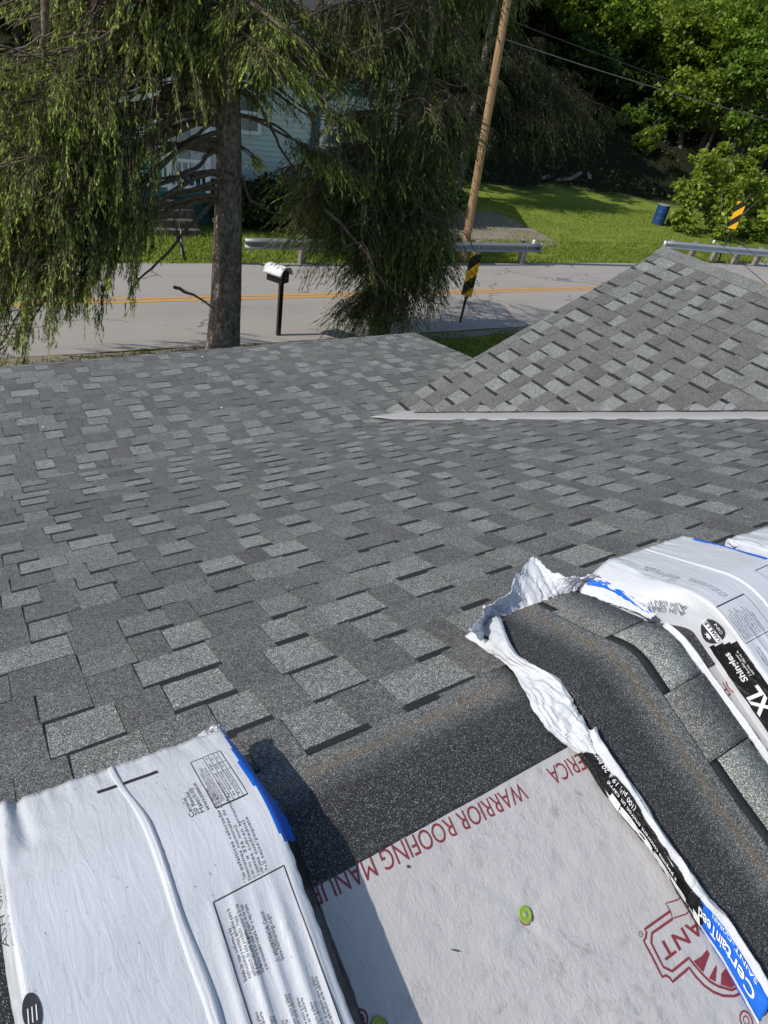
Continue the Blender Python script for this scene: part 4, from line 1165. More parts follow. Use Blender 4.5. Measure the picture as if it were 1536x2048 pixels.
# ------------------------------------------------------------------ spruces
def spruce(name, label, base, height, r0, limbs, rng, tint, keepf, dens, twigc=.3, nper=70, tmat=None, thin=1.0, nsz=1.0, longp=.12, out=.95, gap=.0):
    tmat = tmat or TWIG
    root = thing(name, label, 'tree')
    zs = np.linspace(0, 1, 26)
    A = np.linspace(0, 2*math.pi, 25)[:-1]
    V = []
    ax = lambda z: np.array([base[0]+.012*z+.03*math.sin(z*.8), base[1]+.02*math.sin(z*.6), z])
    for f in zs:
        z = f*height; c = ax(z); rr = r0*(1-.86*f)+.045*math.exp(-z/.3)
        for a in A:
            k = rr*(1+.06*math.sin(3*a+z)+.05*float(fbm(a*3, z*2.2, 7)))
            V.append((c[0]+k*math.cos(a), c[1]+k*math.sin(a), z-.1))
    i_ = np.arange(len(V)).reshape(26, 24); j_ = np.roll(i_, -1, 1)
    mesh_np('trunk', V, np.stack([i_[:-1], j_[:-1], j_[1:], i_[1:]], -1).reshape(-1, 4), BARK, root, smooth=True)
    SP, SD, SL, SB = [], [], [], []       # strand starts, outward dir, length, brightness
    limbs_mb = MB(); twigs = MB()
    for (az, z0, Ln, sag, hang, *wide) in limbs:
        wide = bool(wide)
        d = np.array([math.sin(az), math.cos(az), 0]); sd_ = np.array([d[1], -d[0], 0])
        n = 14; u = np.linspace(0, 1, n)
        side = .10*Ln*np.sin(u*3+rng.uniform(0, 6))*u+.035*Ln*np.sin(u*11+rng.uniform(0, 6))*u**.5
        kz = .03*Ln*np.sin(u*9+rng.uniform(0, 6))*u**.5
        z = z0+kz+Ln*(.12*u-sag*u**1.7+.16*np.clip(u-.6, 0, 1)**1.5*2)
        P = ax(z0)[None, :2]*0
        p = np.stack([ax(z0)[0]+d[0]*Ln*u+sd_[0]*side, ax(z0)[1]+d[1]*Ln*u+sd_[1]*side, np.maximum(z, .25)], 1)
        rl = ((.010+.0058*Ln)*(1-.85*u)+.004)*thin
        limbs_mb.tube(p, rl, 7)
        # side branches, alternately left and right
        for b_ in np.arange(.34 if wide else .14, 1.0, .030 if wide else .055):
            for s_ in (-1, 1):
                if rng.random() < .18: continue
                q0 = np.array([np.interp(b_, u, p[:, j]) for j in range(3)])
                bl = Ln*(.34 if wide else .40)*(1-(.35 if wide else .65)*b_)*rng.uniform(.5, 1.25)
                bd = norm(d*.75+sd_*s_*rng.uniform(.5, 1.1))
                if gap and vnoise(q0[0]*1.25+q0[1]*.6+3, q0[2]*1.5+q0[1]*.4, 61) < gap: continue
                m = 7; v = np.linspace(0, 1, m)
                q = q0+bd*bl*v[:, None]+np.array([0, 0, -1.0])*(bl*(.10*v+.34*v**2))[:, None]
                q[:, 2] = np.maximum(q[:, 2], .15)
                if bl > .3: twigs.tube(q, np.linspace(.010, .003, m), 4, False)
                k = int(dens*bl*(8.5 if wide else 7.5))+2
                t_ = rng.random(k)**.75
                st = np.stack([np.interp(t_, v, q[:, j]) for j in range(3)], 1)
                SP.append(st+rng.normal(0, .03, st.shape)); SD.append(np.repeat(bd[None], k, 0)); SL.append(hang*np.where(rng.random(k) < longp, rng.uniform(.5, 1.0, k), rng.uniform(.12, .42, k))*(.55+.45*np.sin(math.pi*min(1, b_*.9+.12)))); SB.append(np.full(k, b_)*.5+t_*.5)
    limbs_mb.build('limb', tmat, root, smooth=True)
    if twigs.v: twigs.build('twig', tmat, root, kind='stuff')
    SP = np.concatenate(SP); SD = np.concatenate(SD); SL = np.concatenate(SL); SB = np.concatenate(SB)
    SL = np.minimum(SL, np.maximum(.1, SP[:, 2]-.12))
    keep = keepf(SP, SL, rng)
    keep &= ~((proj(SP)[1] < -140) & (rng.random(len(SP)) > .28))      # the crown thins out above
    SP, SD, SL, SB = SP[keep], SD[keep], SL[keep], SB[keep]
    n = len(SP)
    # hanging branchlets: a thin twig wrapped in short needle shoots that lie close along it
    n = len(SP)
    sway = norm(SD*rng.uniform(.0, out, (n, 1))+rng.normal(0, .20, (n, 3))+np.array([0, 0, -1.0]))
    tw = norm(np.cross(sway, rand_dirs(n, rng)))
    Vt_, Ft_ = needles(SP, sway, tw, SL, np.full(n, .0036))
    ct_ = np.repeat(np.array([[.105, .080, .055]])*rng.uniform(.5, 1.5, (n, 1)), 3, 0)
    f0 = rng.uniform(.0, .5, n)*(rng.random(n) < twigc+.1)          # upper part of many branchlets is bare
    kk = np.maximum(4, (SL*(1-f0)*nper).astype(int)); idx = np.repeat(np.arange(n), kk)
    m = len(idx)
    f = f0[idx]+(1-f0[idx])*rng.random(m)
    bare = rng.random(n)[idx] < twigc*.5
    Pk = SP[idx]+sway[idx]*(SL[idx]*f)[:, None]
    lat = rand_dirs(m, rng); lat[:, 2] = lat[:, 2]*.3-.1
    taper = (1.15-.65*f)[:, None]
    Dk = norm(sway[idx]+lat*rng.uniform(.35, 1.15, (m, 1))*taper)
    Wk = norm(np.cross(Dk, rand_dirs(m, rng)))
    Lk = rng.uniform(.030, .070, m)*nsz*np.where(bare, 1.3, 1); wk = np.where(bare, .0020, rng.uniform(.0036, .0078, m)*nsz)
    Vk, Fk = needles(Pk, Dk, Wk, Lk, wk)
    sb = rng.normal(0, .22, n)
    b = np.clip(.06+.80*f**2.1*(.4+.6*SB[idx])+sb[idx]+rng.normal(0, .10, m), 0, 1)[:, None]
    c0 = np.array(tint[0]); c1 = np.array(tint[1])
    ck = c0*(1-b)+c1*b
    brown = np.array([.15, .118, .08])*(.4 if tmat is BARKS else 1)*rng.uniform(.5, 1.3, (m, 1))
    ck = np.where(bare[:, None], brown, ck)
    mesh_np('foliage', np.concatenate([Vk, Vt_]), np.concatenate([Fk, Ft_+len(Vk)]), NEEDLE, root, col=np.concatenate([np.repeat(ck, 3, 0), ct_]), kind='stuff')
    return root, ax
def window_keep(rects):
    """pruned gaps in the crown, in picture-sized sectors seen from the roof: (x0, y0, x1, y1, share kept)"""
    def f(P, L, rng):
        Q = P.copy(); Q[:, 2] -= L*.5
        x, y, z = proj(Q); Q2 = P.copy(); Q2[:, 2] -= L; x2, y2, _ = proj(Q2)
        keep = np.ones(len(P), bool); u = rng.random(len(P))
        for x0, y0, x1, y1, s in rects:
            inside = ((x > x0) & (x < x1) & (y > y0) & (y < y1)) | ((x2 > x0) & (x2 < x1) & (y2 > y0) & (y2 < y1))
            keep &= ~(inside & (u > s))
        return keep
    return f
sr = np.random.default_rng(21)
TB = at_z(447, 706); TB = np.array([TB[0], TB[1]])
def az_img(deg):
    """compass azimuth from picture sense: 0 away from camera, 90 picture right, -90 left, 180 towards the camera"""
    return YAW+R(deg)
limbs = []
for z0 in np.arange(3.4, 8.8, .40):
    for k in range(5):
        az = az_img(sr.uniform(0, 360))
        Ln = (3.5-.34*max(0, z0-3.6))*sr.uniform(.7, 1.05)
        dy = math.cos(az)                                    # short on the road side, shaped so that sun reaches the road
        if dy > .0: Ln *= 1-.72*dy
        a_ = (math.degrees(az-YAW)+180) % 360-180
        if abs(a_) > 120 and z0 < 4.4: continue              # open in front of the trunk
        if 20 < a_ < 150: Ln *= .7
        if z0 < 6 and -136 < a_ < -106: continue
        limbs.append((az, z0, max(.9, Ln), sr.uniform(.25, .5), sr.uniform(.5, .95)))
for q_ in range(54):                                         # boughs reaching left along the house front
    a_ = sr.uniform(-160, -116); z0 = sr.uniform(3.7, 6.9)
    if z0 < 5.6 and -132 < a_ < -110: a_ = sr.uniform(-155, -133)
    Ln = sr.uniform(2.8, 5.0); sag = np.clip((z0-sr.uniform(.3, 3.4))/Ln, .15, 1.25)*sr.uniform(.85, 1.1)
    if a_ < -145 and z0 > 3.2: Ln = min(Ln, 3.6)
    if z0 > 5.2: Ln = min(Ln, 2.7)
    limbs.append((az_img(a_), z0, Ln, sag, sr.uniform(.35, .75)))
for q_ in range(20):                                         # low wide boughs sweeping to the ground at the left
    a_ = sr.uniform(-156, -119); z0 = sr.uniform(2.5, 4.3); Ln = sr.uniform(3.2, 5.2)
    if a_ < -145: Ln = min(Ln, 4.0)
    if -132 < a_ < -110: a_ = sr.uniform(-154, -133)
    tip = sr.uniform(.10, .8)*z0*.8
    limbs.append((az_img(a_), z0, Ln, max(.06, (z0-tip)/Ln+.08), sr.uniform(.4, .75), 1))
for a_, z0, Ln, sag, hang in [(95, 4.3, 1.6, .40, .9), (120, 4.9, 1.9, .42, .8), (85, 4.9, 1.8, .4, .9), (150, 5.2, 2.2, .3, .6), (165, 5.8, 2.4, .25, .6), (135, 4.5, 1.7, .45, .8), (-170, 5.6, 2.4, .3, .6)]:
    limbs.append((az_img(a_), z0, Ln, sag, hang))
keep1 = window_keep([(240, 150, 345, 420, .26), (345, 430, 440, 700, .0), (345, 150, 440, 430, .45), (415, 290, 500, 720, .02), (480, 440, 720, 720, .05), (495, 185, 570, 300, .35), (570, 90, 700, 300, .85), (330, 580, 470, 720, .1), (500, 540, 760, 760, .02)])
def keep1b(P, L, rng):
    k = keep1(P, L, rng)
    d = TB[0]-P[:, 0]                                        # thinner towards the sun, so that light reaches the trunk
    zt = P[:, 2]-.3-d*.90; inside = (d > .3) & (np.abs(P[:, 1]-TB[1]-.15-d*.12) < .75) & (zt > .7) & (zt < 3.9)
    return k & ~(inside & (rng.random(len(P)) > .05))
sp1, ax1 = spruce('spruce_tree', 'big drooping spruce with thick bare trunk beyond the left eave of the roof', TB, 9.2, .285, limbs, sr, ((.075, .100, .022), (.64, .74, .15)), keep1b, 4.1, twigc=.26, nper=64, nsz=1.10, longp=.06, out=1.6, gap=.31)
# crooked branches that can be followed in the crown
def branch_px(parent, pts, Y, r0, mat=TWIG):
    p = np.array([at_Y(x, y, Y_) for (x, y), Y_ in zip(pts, np.broadcast_to(Y, (len(pts),)))]); k = np.linspace(0, 1, len(p)); u = np.linspace(0, 1, 16)
    q = np.stack([np.interp(u, k, p[:, j]) for j in range(3)], 1); q += np.stack([.03*fbm(u*7, u*0+r0*999+j*5, 3) for j in range(3)], 1)
    MB().tube(q, r0*(1-.65*u), 7).build('limb', mat, parent, smooth=True)
for pts, Y_, r0 in [([(255, -20), (243, 30), (212, 100), (200, 150), (204, 190), (186, 235), (168, 265)], 9.6, .060), ([(168, 262), (120, 250), (84, 238)], 9.6, .02), ([(190, 245), (225, 250), (262, 240), (330, 180)], 9.7, .022),
                    ([(425, 405), (380, 450), (345, 495), (300, 540), (255, 585)], [10.3, 10.1, 9.9, 9.7, 9.5], .032), ([(430, 300), (400, 330), (360, 352), (300, 358), (262, 375)], 10.2, .035), ([(425, 245), (390, 270), (340, 300), (270, 345)], 10.2, .03), ([(428, 205), (380, 190), (320, 215), (285, 240), (262, 262)], 10.1, .035),
                    ([(470, 330), (500, 400), (540, 425), (580, 440)], 10.2, .03), ([(480, 180), (520, 215), (560, 290), (610, 370)], 10.1, .035), ([(90, -10), (88, 60), (84, 120)], 9.2, .05), ([(370, 520), (345, 440), (385, 395)], 10.0, .02), ([(348, 575), (385, 590), (436, 622)], 10.3, .03), ([(0, 120), (60, 90), (110, 60)], 9.0, .02), ([(150, 330), (130, 400), (140, 440)], 9.3, .022)]:
    branch_px(sp1, pts, Y_, r0)
# second spruce, darker, to the right
T2B = at_z(745, 655)[:2]+np.array([-.30, -.75])
limbs = []
for z0 in np.arange(1.6, 8.8, .30):
    for k in range(5):
        a_ = sr.uniform(-180, 180); Ln = (2.2-.15*max(0, z0-3.5))*sr.uniform(.45, 1.25)
        if 20 < a_ < 160: Ln = min(Ln, 1.4 if z0 > 2.6 else 1.05)
        if z0 < 2.8 and -150 < a_ < -20: Ln = min(Ln, .75)
        limbs.append((az_img(a_), z0, Ln, sr.uniform(.15, .6), sr.uniform(.6, 1.4)))
for z0 in np.arange(3.3, 8.2, .42):
    limbs.append((az_img(sr.uniform(-150, -100)), z0, sr.uniform(2.2, 3.0), sr.uniform(.2, .5), sr.uniform(.6, 1.3)))
for z0 in np.arange(1.0, 3.6, .11):                         # front curtain that hides the stem
    limbs.append((az_img(sr.uniform(120, 235)), z0, sr.uniform(.6, 1.5), sr.uniform(.25, .55), sr.uniform(.9, 1.5)))
for a_, z0, Ln in ((-98, 2.7, 1.9), (-90, 2.5, 1.8), (-106, 2.9, 2.0), (-100, 3.2, 2.1), (-95, 3.0, 1.7), (-105, 3.3, 1.9), (-88, 2.8, 1.4), (-112, 3.6, 1.6), (75, 2.0, 1.1), (95, 1.7, 1.2), (110, 2.3, 1.1), (85, 1.4, 1.2), (100, 1.2, 1.2)):
    limbs.append((az_img(a_), z0, Ln, .30, 1.7))
keep2 = window_keep([(480, 470, 572, 720, .0), (572, 520, 660, 720, .9), (905, 330, 1300, 560, .0), (945, 90, 1300, 420, .0), (975, 0, 1300, 100, .1), (965, 560, 1100, 760, .0), (898, 480, 990, 655, .0), (880, 120, 930, 330, .5), (495, 185, 570, 300, .12), (570, 90, 700, 300, .55)])
sp2, ax2 = spruce('spruce_tree', 'dense dark spruce with hanging branchlets right of the black mailbox', T2B, 8.8, .22, limbs, sr, ((.040, .056, .017), (.26, .32, .070)), keep2, 2.5, twigc=.36, nper=38, nsz=1.24, longp=.30, out=1.2, gap=.30)
for pts, Y_, r0 in [([(560, 140), (600, 190), (625, 235), (640, 300), (665, 400)], 9.4, .045), ([(640, -10), (635, 80), (638, 150), (645, 230)], 9.6, .06), ([(625, 230), (680, 170), (745, 120)], 9.4, .03), ([(600, 80), (690, 130), (770, 200)], 9.3, .03), ([(740, 60), (735, 150), (745, 240)], 9.4, .035), ([(650, 420), (720, 490), (760, 560), (820, 610)], 9.2, .03), ([(880, 40), (850, 120), (800, 160)], 9.3, .025)]:
    branch_px(sp2, pts, Y_, r0)
# third spruce, far beyond the pole at the wood edge
T3B = at_z(912, 392)[:2]
limbs = []
for z0 in np.arange(3.2, 5.4, .19):
    limbs.append((az_img(sr.uniform(34, 62)), z0, sr.uniform(4.2, 7.4), sr.uniform(.10, .26), sr.uniform(1.6, 2.6)))
for z0 in np.arange(2.6, 10.5, .3):
    if z0 < 6.4: limbs.append((az_img(sr.uniform(30, 95)), z0, sr.uniform(1.8, 3.2), sr.uniform(.1, .4), sr.uniform(1.0, 1.8)))
    if z0 < 8: limbs.append((az_img(sr.uniform(-180, 180)), z0, sr.uniform(.9, 1.9), sr.uniform(.1, .4), sr.uniform(1.0, 1.8)))
keep3 = window_keep([(1255, 0, 1536, 420, .1), (900, 400, 1300, 460, .0), (1090, 0, 1300, 120, .0)])
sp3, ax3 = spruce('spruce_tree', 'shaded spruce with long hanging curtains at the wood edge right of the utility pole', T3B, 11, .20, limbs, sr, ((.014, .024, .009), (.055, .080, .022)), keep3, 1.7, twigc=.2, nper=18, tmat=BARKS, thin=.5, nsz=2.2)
#@@SPLIT@@
# ------------------------------------------------------------------ street furniture
pole = thing('utility_pole', 'tall bare wooden utility pole leaning slightly beyond the road', 'utility pole')
pb = at_z(925, 524); pt = at_Y(1015, 0, 15.42); u = (pt-pb)/(pt[2]-pb[2])
zs = np.linspace(-.2, 9.2, 14); P = pb+u*zs[:, None]
MB().tube(P, np.linspace(.128, .092, 14), 18).build('shaft', POLEW, pole, smooth=True)
MB().box(pb+u*8.5, (1.9, .09, .11), rotz(RA+.2)).build('crossarm', POSTW, pole)
for k in (-.8, -.3, .3, .8):
    MB().lathe([(.03, 0), (.045, .05), (.03, .09), (.02, .12)], pb+u*8.5+np.array([k, 0, .055]), 10).build('insulator', WIREG, pole)
def cable(name, a, b, sag, rad, mat, label, n=40):
    a, b = np.array(a), np.array(b); k = np.linspace(0, 1, n)[:, None]
    p = a+(b-a)*k; p[:, 2] -= sag*4*(k*(1-k))[:, 0]
    o = MB().tube(p, rad, 5).build(name, mat); tag(o, label, 'cable'); return o
A1 = pb+u*5.95; 
cable('overhead_cable', A1, at_Y(1760, 306, 9.0), .05, .011, WIREM, 'black overhead cable running from the pole to the right, upper of two')
cable('overhead_cable', pb+u*5.55, at_Y(1760, 296, 8.4), .10, .010, WIREG, 'thin grey overhead cable just under the upper black one')
cable('service_cable', at_Y(1325, 372, 22.0), at_Y(1600, 625, 4.6), .10, .0065, WIREM, 'black service cable crossing over the gable ridge at right, lower one')
cable('service_cable', at_Y(1385, 395, 21.0), at_Y(1620, 600, 4.6), .08, .0065, WIREM, 'black service cable crossing over the guardrail at right, upper one')

def wbeam(name, label, a, b, posts, end_left=False, end_right=False, z=.52, mat=None):
    mat = mat or GALV
    root = thing(name, label, 'guardrail')
    a, b = np.array(a, float), np.array(b, float); d = (b-a)/np.linalg.norm(b-a); n = np.array([d[1], -d[0]])
    pr = [(.0, -.135), (.03, -.128), (.105, -.092), (.105, -.062), (.0, -.022), (.0, .022), (.105, .062), (.105, .092), (.03, .128), (.0, .135)]
    L = np.linalg.norm(b-a); k = max(2, int(L/.5)); V = []
    for i in range(k+1):
        p = a+(b-a)*i/k
        V += [(p[0]+n[0]*o, p[1]+n[1]*o, z+h) for o, h in pr]
    i_ = np.arange(len(V)).reshape(k+1, len(pr))
    o = mesh_np('rail_beam', V, np.stack([i_[:-1, :-1], i_[1:, :-1], i_[1:, 1:], i_[:-1, 1:]], -1).reshape(-1, 4), mat, root)
    so = o.modifiers.new('thick', 'SOLIDIFY'); so.thickness = .006
    for e, on in ((a, end_left), (b, end_right)):
        if on:
            mb = MB(); s = -1 if e is a else 1
            mb.lathe([(.03, -.15), (.06, -.148), (.066, 0), (.06, .148), (.03, .15)], (e[0]+d[0]*s*.01+n[0]*.03, e[1]+d[1]*s*.01+n[1]*.03, z), 14); mb.build('end_terminal', mat, root, smooth=True)
    for t in posts:
        p = a+d*t-n*.10; mb = MB(); mb.box((p[0], p[1], (z+.16)/2-.05), (.16, .20, z+.26), rotz(math.atan2(d[1], d[0]))); mb.build('post', POSTW, root)
        mb = MB(); mb.box((p[0]+n[0]*.092, p[1]+n[1]*.092, z), (.05, .03, .05), rotz(math.atan2(d[1], d[0]))); mb.build('bolt_plate', GALV, root)
    return root
gl0 = at_z(488, 487, .52)[:2]; gl1 = at_z(1080, 496, .52)[:2]; Lg = np.linalg.norm(gl1-gl0)
g1 = wbeam('guardrail', 'long galvanised guardrail along the far road edge ending in front of the pole', gl0, gl1, [Lg-.55-1.9*k for k in range(6)], False, True, mat=GALVD)
gr0 = at_z(1329, 488, .55)[:2]; gr1 = at_z(1640, 516, .52)[:2]; Lr = np.linalg.norm(gr1-gr0)
g2 = wbeam('guardrail', 'galvanised guardrail at right, starting behind the gable peak', gr0, gr1, [.45+1.15*k for k in range(12)], True, False, .53)
for (px, py, lb) in ((1068, 483, 'small white reflector on top of the end of the long guardrail'), (1428, 483, 'small white reflector on top of the right guardrail')):
    p = at_z(px, py, .76); o = MB().lathe([(.02, -.08), (.045, -.06), (.05, .03), (.03, .05)], p, 10).build('reflector', REFLECT); tag(o, lb, 'reflector')
def marker(label, base, top, pw, zb0, slope):
    root = thing('hazard_marker', label, 'road sign')
    base = np.array(base); H = top[2]; u = (np.array(top)-base)/H
    face = norm(CAM[:2]-base[:2]); yaw = math.atan2(face[1], face[0])+math.pi/2-.25
    ex = np.array([math.cos(yaw), math.sin(yaw), 0]); ey = np.array([-ex[1], ex[0], 0])     # ey points away from the viewer side
    n = ey if np.dot(ey[:2], face) > 0 else -ey
    MB().box(base+u*(H*.5-.1), (.05, .045, H+.2-.1), np.stack([ex, np.cross(u, ex), u], 1)).build('sign_post', STEELD, root)
    zb, zt = zb0*H, H
    w = pw/2; rows = []
    mb = {0: MB(), 1: MB()}
    ph = zt-zb
    o_ = base+n*.035
    def pt_(x, z, off=0.0): return (o_+ex*x+u*z+n*off)
    # back plate
    b_ = MB(); V = [pt_(-w, zb), pt_(w, zb), pt_(w, zt), pt_(-w, zt)]; V += [v-n*.004 for v in V]
    b_.add(V, [(0, 1, 2, 3), (7, 6, 5, 4), (0, 4, 5, 1), (1, 5, 6, 2), (2, 6, 7, 3), (3, 7, 4, 0)]); b_.build('sign_panel', SIGNY, root)
    per = ph/1.75
    for k in range(-3, 8):
        z0 = zb+k*per; poly = [(-w, z0), (w, z0+slope*pw), (w, z0+slope*pw+per*.5), (-w, z0+per*.5)]
        poly = clip(clip(poly, 0, 1, -zb), 0, -1, zt)
        if len(poly) > 2:
            V = [pt_(x, z, .0035) for x, z in poly]; s_ = MB(); s_.add(V, [tuple(range(len(V)))]); s_.build('black_stripe', SIGNB, root)
    return root
marker('yellow and black striped marker post between the road and the porch roof', at_z(920, 645), at_Y(954, 507, at_z(920, 645)[1]), .25, .40, 1.0)
mp = at_z(1436, 524)
marker('yellow and black striped marker post behind the right guardrail', mp, at_Y(1485, 404, mp[1]), .32, .57, 1.0)
mail = thing('mailbox', 'black mailbox with a bent aluminium sheet over its top by the road', 'mailbox')
b_ = at_z(556.5, 672); zt = 1.10
MB().box((b_[0], b_[1], zt/2), (.075, .075, zt+.1)).build('post', BLACKP, mail)
ang = .5
Mz = rotz(ang); c0_ = np.array([b_[0]-.07, b_[1]+.02, 1.20]); Mz = Mz*.72
prof_ = [(-.16, -.16), (.16, -.16), (.16, .04)]+[(.16*math.cos(a), .04+.13*math.sin(a)) for a in np.linspace(.15, math.pi-.15, 9)]+[(-.16, .04)]
V = []
for yy in (-.24, .24): V += [tuple(c0_+Mz@np.array([x, yy, z])) for x, z in prof_]
k = len(prof_); F = [tuple(range(k)), tuple(reversed(range(k, 2*k)))]+[(i, i+k, (i+1) % k+k, (i+1) % k) for i in range(k)]
mesh_np('box', V, F, BLACKP, mail)
V = [tuple(c0_+Mz@np.array([x*.93, -.246, z*.93])) for x, z in prof_]; mesh_np('door', V, [tuple(range(k))], BLACKP, mail)
MB().box(c0_+Mz@np.array([0, -.256, -.02]), (.05, .02, .02), Mz).build('latch', GALV, mail)
MB().box(c0_+Mz@np.array([.17, -.05, .06]), (.012, .16, .05), Mz).build('flag', BLACKP, mail)
V = []; na = 13; ny = 10
for j in range(ny):
    yy = -.27+.54*j/(ny-1)
    for i in range(na):
        a = math.pi*(-.06)+(math.pi*1.12)*i/(na-1); rr = 1.12+.05*float(fbm(i*.8, j*.8, 4))
        V.append(tuple(c0_+Mz@np.array([.215*rr*math.cos(a), yy*1.08, .065+.165*rr*math.sin(a)])))
i_ = np.arange(na*ny).reshape(ny, na)
o = mesh_np('sheet_cover', V, np.stack([i_[:-1, :-1], i_[:-1, 1:], i_[1:, 1:], i_[1:, :-1]], -1).reshape(-1, 4), ALU, mail)
so = o.modifiers.new('thick', 'SOLIDIFY'); so.thickness = .004
bar = thing('barrel', 'blue steel barrel with rusty bands standing on the lawn beside the bright bush', 'barrel')
b_ = at_z(1314, 449); Mt = np.array([[1, 0, .03], [0, 1, 0], [0, 0, 1]])
MB().lathe([(.285, 0), (.29, .02), (.28, .03), (.28, .28), (.293, .30), (.28, .32), (.28, .56), (.293, .58), (.28, .60), (.28, .85), (.29, .86), (.29, .885), (.27, .885), (.268, .60)], b_, 24, Mt).build('body', BARREL, bar, smooth=False)
MB().lathe([(.2935, .015), (.2935, .045), (.285, .047)], b_, 24, Mt).build('lower_rim', RUST, bar)
MB().lathe([(.2935, .865), (.2935, .89), (.27, .892)], b_, 24, Mt).build('top_rim', GALV, bar)
# timber odds and ends at the edge of the wood
for px, py, L, a_, lb in ((1150, 361, 1.3, .4, 'pale broken board lying on the brush at the wood edge'), (1128, 364, 1.0, -.3, 'short pale log left of the boards at the wood edge'), (1175, 363, .9, .9, 'grey plank propped right of the brush pile'), (1090, 360, .6, .2, 'small pale stump piece left at the wood edge')):
    p = at_z(px, py); p[2] = float(ground_z(p[0], p[1]))+.15
    o = MB().box(p, (L, .22, .10), rotz(a_)@np.array([[.97, 0, -.2], [0, 1, 0], [.2, 0, .97]])).build('board', POSTW); tag(o, lb, 'board')
np_ = thing('house_number_post', 'slim pale post with a small box top on the grass left of the big trunk', 'post')
b_ = at_z(365, 516); MB().box((b_[0], b_[1], .36), (.06, .06, .75)).build('post', POSTW, np_); MB().box((b_[0], b_[1], .78), (.14, .2, .13)).build('box', STEELD, np_)
b_ = at_z(185, 290, 2.0)

# ------------------------------------------------------------------ pale green house behind the spruces
hs = thing('green_house', 'pale green two storey house with white porch hidden behind the spruces', 'house')
hA = R(-2.3); HM = rotz(hA); HO = np.array([6.55, 20.6, 0.0])
def hp(x, y, z): return HO+HM@np.array([x, y, z])
def hbox(name, c, d, mat, parent=hs):
    return MB().box(hp(*c), d, HM).build(name, mat, parent)
hbox('foundation', (3.6, 3.6, .45), (7.2, 7.2, .9), TEAL)
hbox('wall', (3.6, 3.6, 3.1), (7.16, 7.16, 4.4), SIDE_G)
for k in range(30):                        # clapboards of the street front, each lapping the one below
    z = 1.0+k*.142
    o = MB().box(hp(3.6, -.004, z), (7.18, .022, .135), HM@np.array([[1, 0, 0], [0, .99, .12], [0, -.12, .99]])).build('clapboard', SIDE_G, hs)
for x, z in ((2.15, 2.75), (4.9, 2.6), (6.3, 2.6), (2.15, 4.5), (4.9, 4.5)):
    fr = hbox('window', (x, -.045, z), (.78, .05, 1.12), WHITEP)
    mb = MB(); mb.box(hp(x, -.064, z+.25), (.58, .012, .42), HM); mb.box(hp(x, -.064, z-.25), (.58, .012, .42), HM); mb.build('pane', GLASS, fr)
for x in (4.9, 6.3):
    hbox('shutter', (x-.56, -.035, 2.6), (.26, .04, 1.1), TEAL); hbox('shutter', (x+.56, -.035, 2.6), (.26, .04, 1.1), TEAL)
hbox('upper_wall', (3.6, 3.6, 4.5), (7.2, 7.2, 1.66), TEAL)
hbox('belt_board', (3.6, -.05, 3.62), (7.24, .07, .16), TEAL)
hbox('corner_board', (7.2, -.03, 2.9), (.14, .07, 4.0), WHITEP); hbox('corner_board', (0, -.03, 2.9), (.14, .07, 4.0), WHITEP)
V = [hp(-.4, -.4, 5.3), hp(7.6, -.4, 5.3), hp(7.6, 3.6, 7.4), hp(-.4, 3.6, 7.4), hp(-.4, 7.6, 5.3), hp(7.6, 7.6, 5.3)]
o = mesh_np('roof', V, [(0, 1, 2, 3), (3, 2, 5, 4)], ROOFD, hs); so = o.modifiers.new('t', 'SOLIDIFY'); so.thickness = .12
hbox('door', (.9, -.04, 1.95), (.95, .05, 2.05), WHITEP)
# porch at its left: floor, posts, rails, boarded white gable
hbox('porch_floor', (-.75, -.9, .82), (2.5, 1.9, .12), TEAL)
for x in (-1.9, -.65, .40): hbox('porch_post', (x, -1.75, 1.85), (.11, .11, 2.0), WHITEP)
hbox('porch_beam', (-.75, -1.75, 2.9), (2.6, .13, .2), WHITEP)
for z in (1.0, 1.65): hbox('porch_rail', (-.75, -1.75, z), (2.4, .06, .07), WHITEP)
for k in range(14): hbox('baluster', (-1.85+k*.172, -1.75, 1.32), (.035, .035, .62), WHITEP)
for k in range(11):                         # vertical boards of the porch gable
    x = -1.95+k*.24; h_ = .95*(1-abs((x+.75)/1.5))
    if h_ > .06: hbox('gable_board', (x, -1.72, 3.0+h_/2), (.225, .03, h_), WHITEP)
for k in range(9): hbox('lattice_slat', (-1.9+k*.16, -1.80, 2.25), (.11, .02, 1.1), WHITEP)
for s_ in (-1, 1):
    V = [hp(-.75, -2.05, 4.05), hp(-.75+s_*1.65, -2.05, 2.98), hp(-.75+s_*1.65, 0, 2.98), hp(-.75, 0, 4.05)]
    o = mesh_np('porch_roof', V, [(0, 1, 2, 3)], TEAL, hs); so = o.modifiers.new('t', 'SOLIDIFY'); so.thickness = .07
for k in range(4): hbox('step', (-.75, -2.0-.26*k, .62-.18*k), (1.2, .28, .16), BARKD)
hbox('skirting', (-.75, -1.7, .4), (2.4, .05, .75), TEAL)

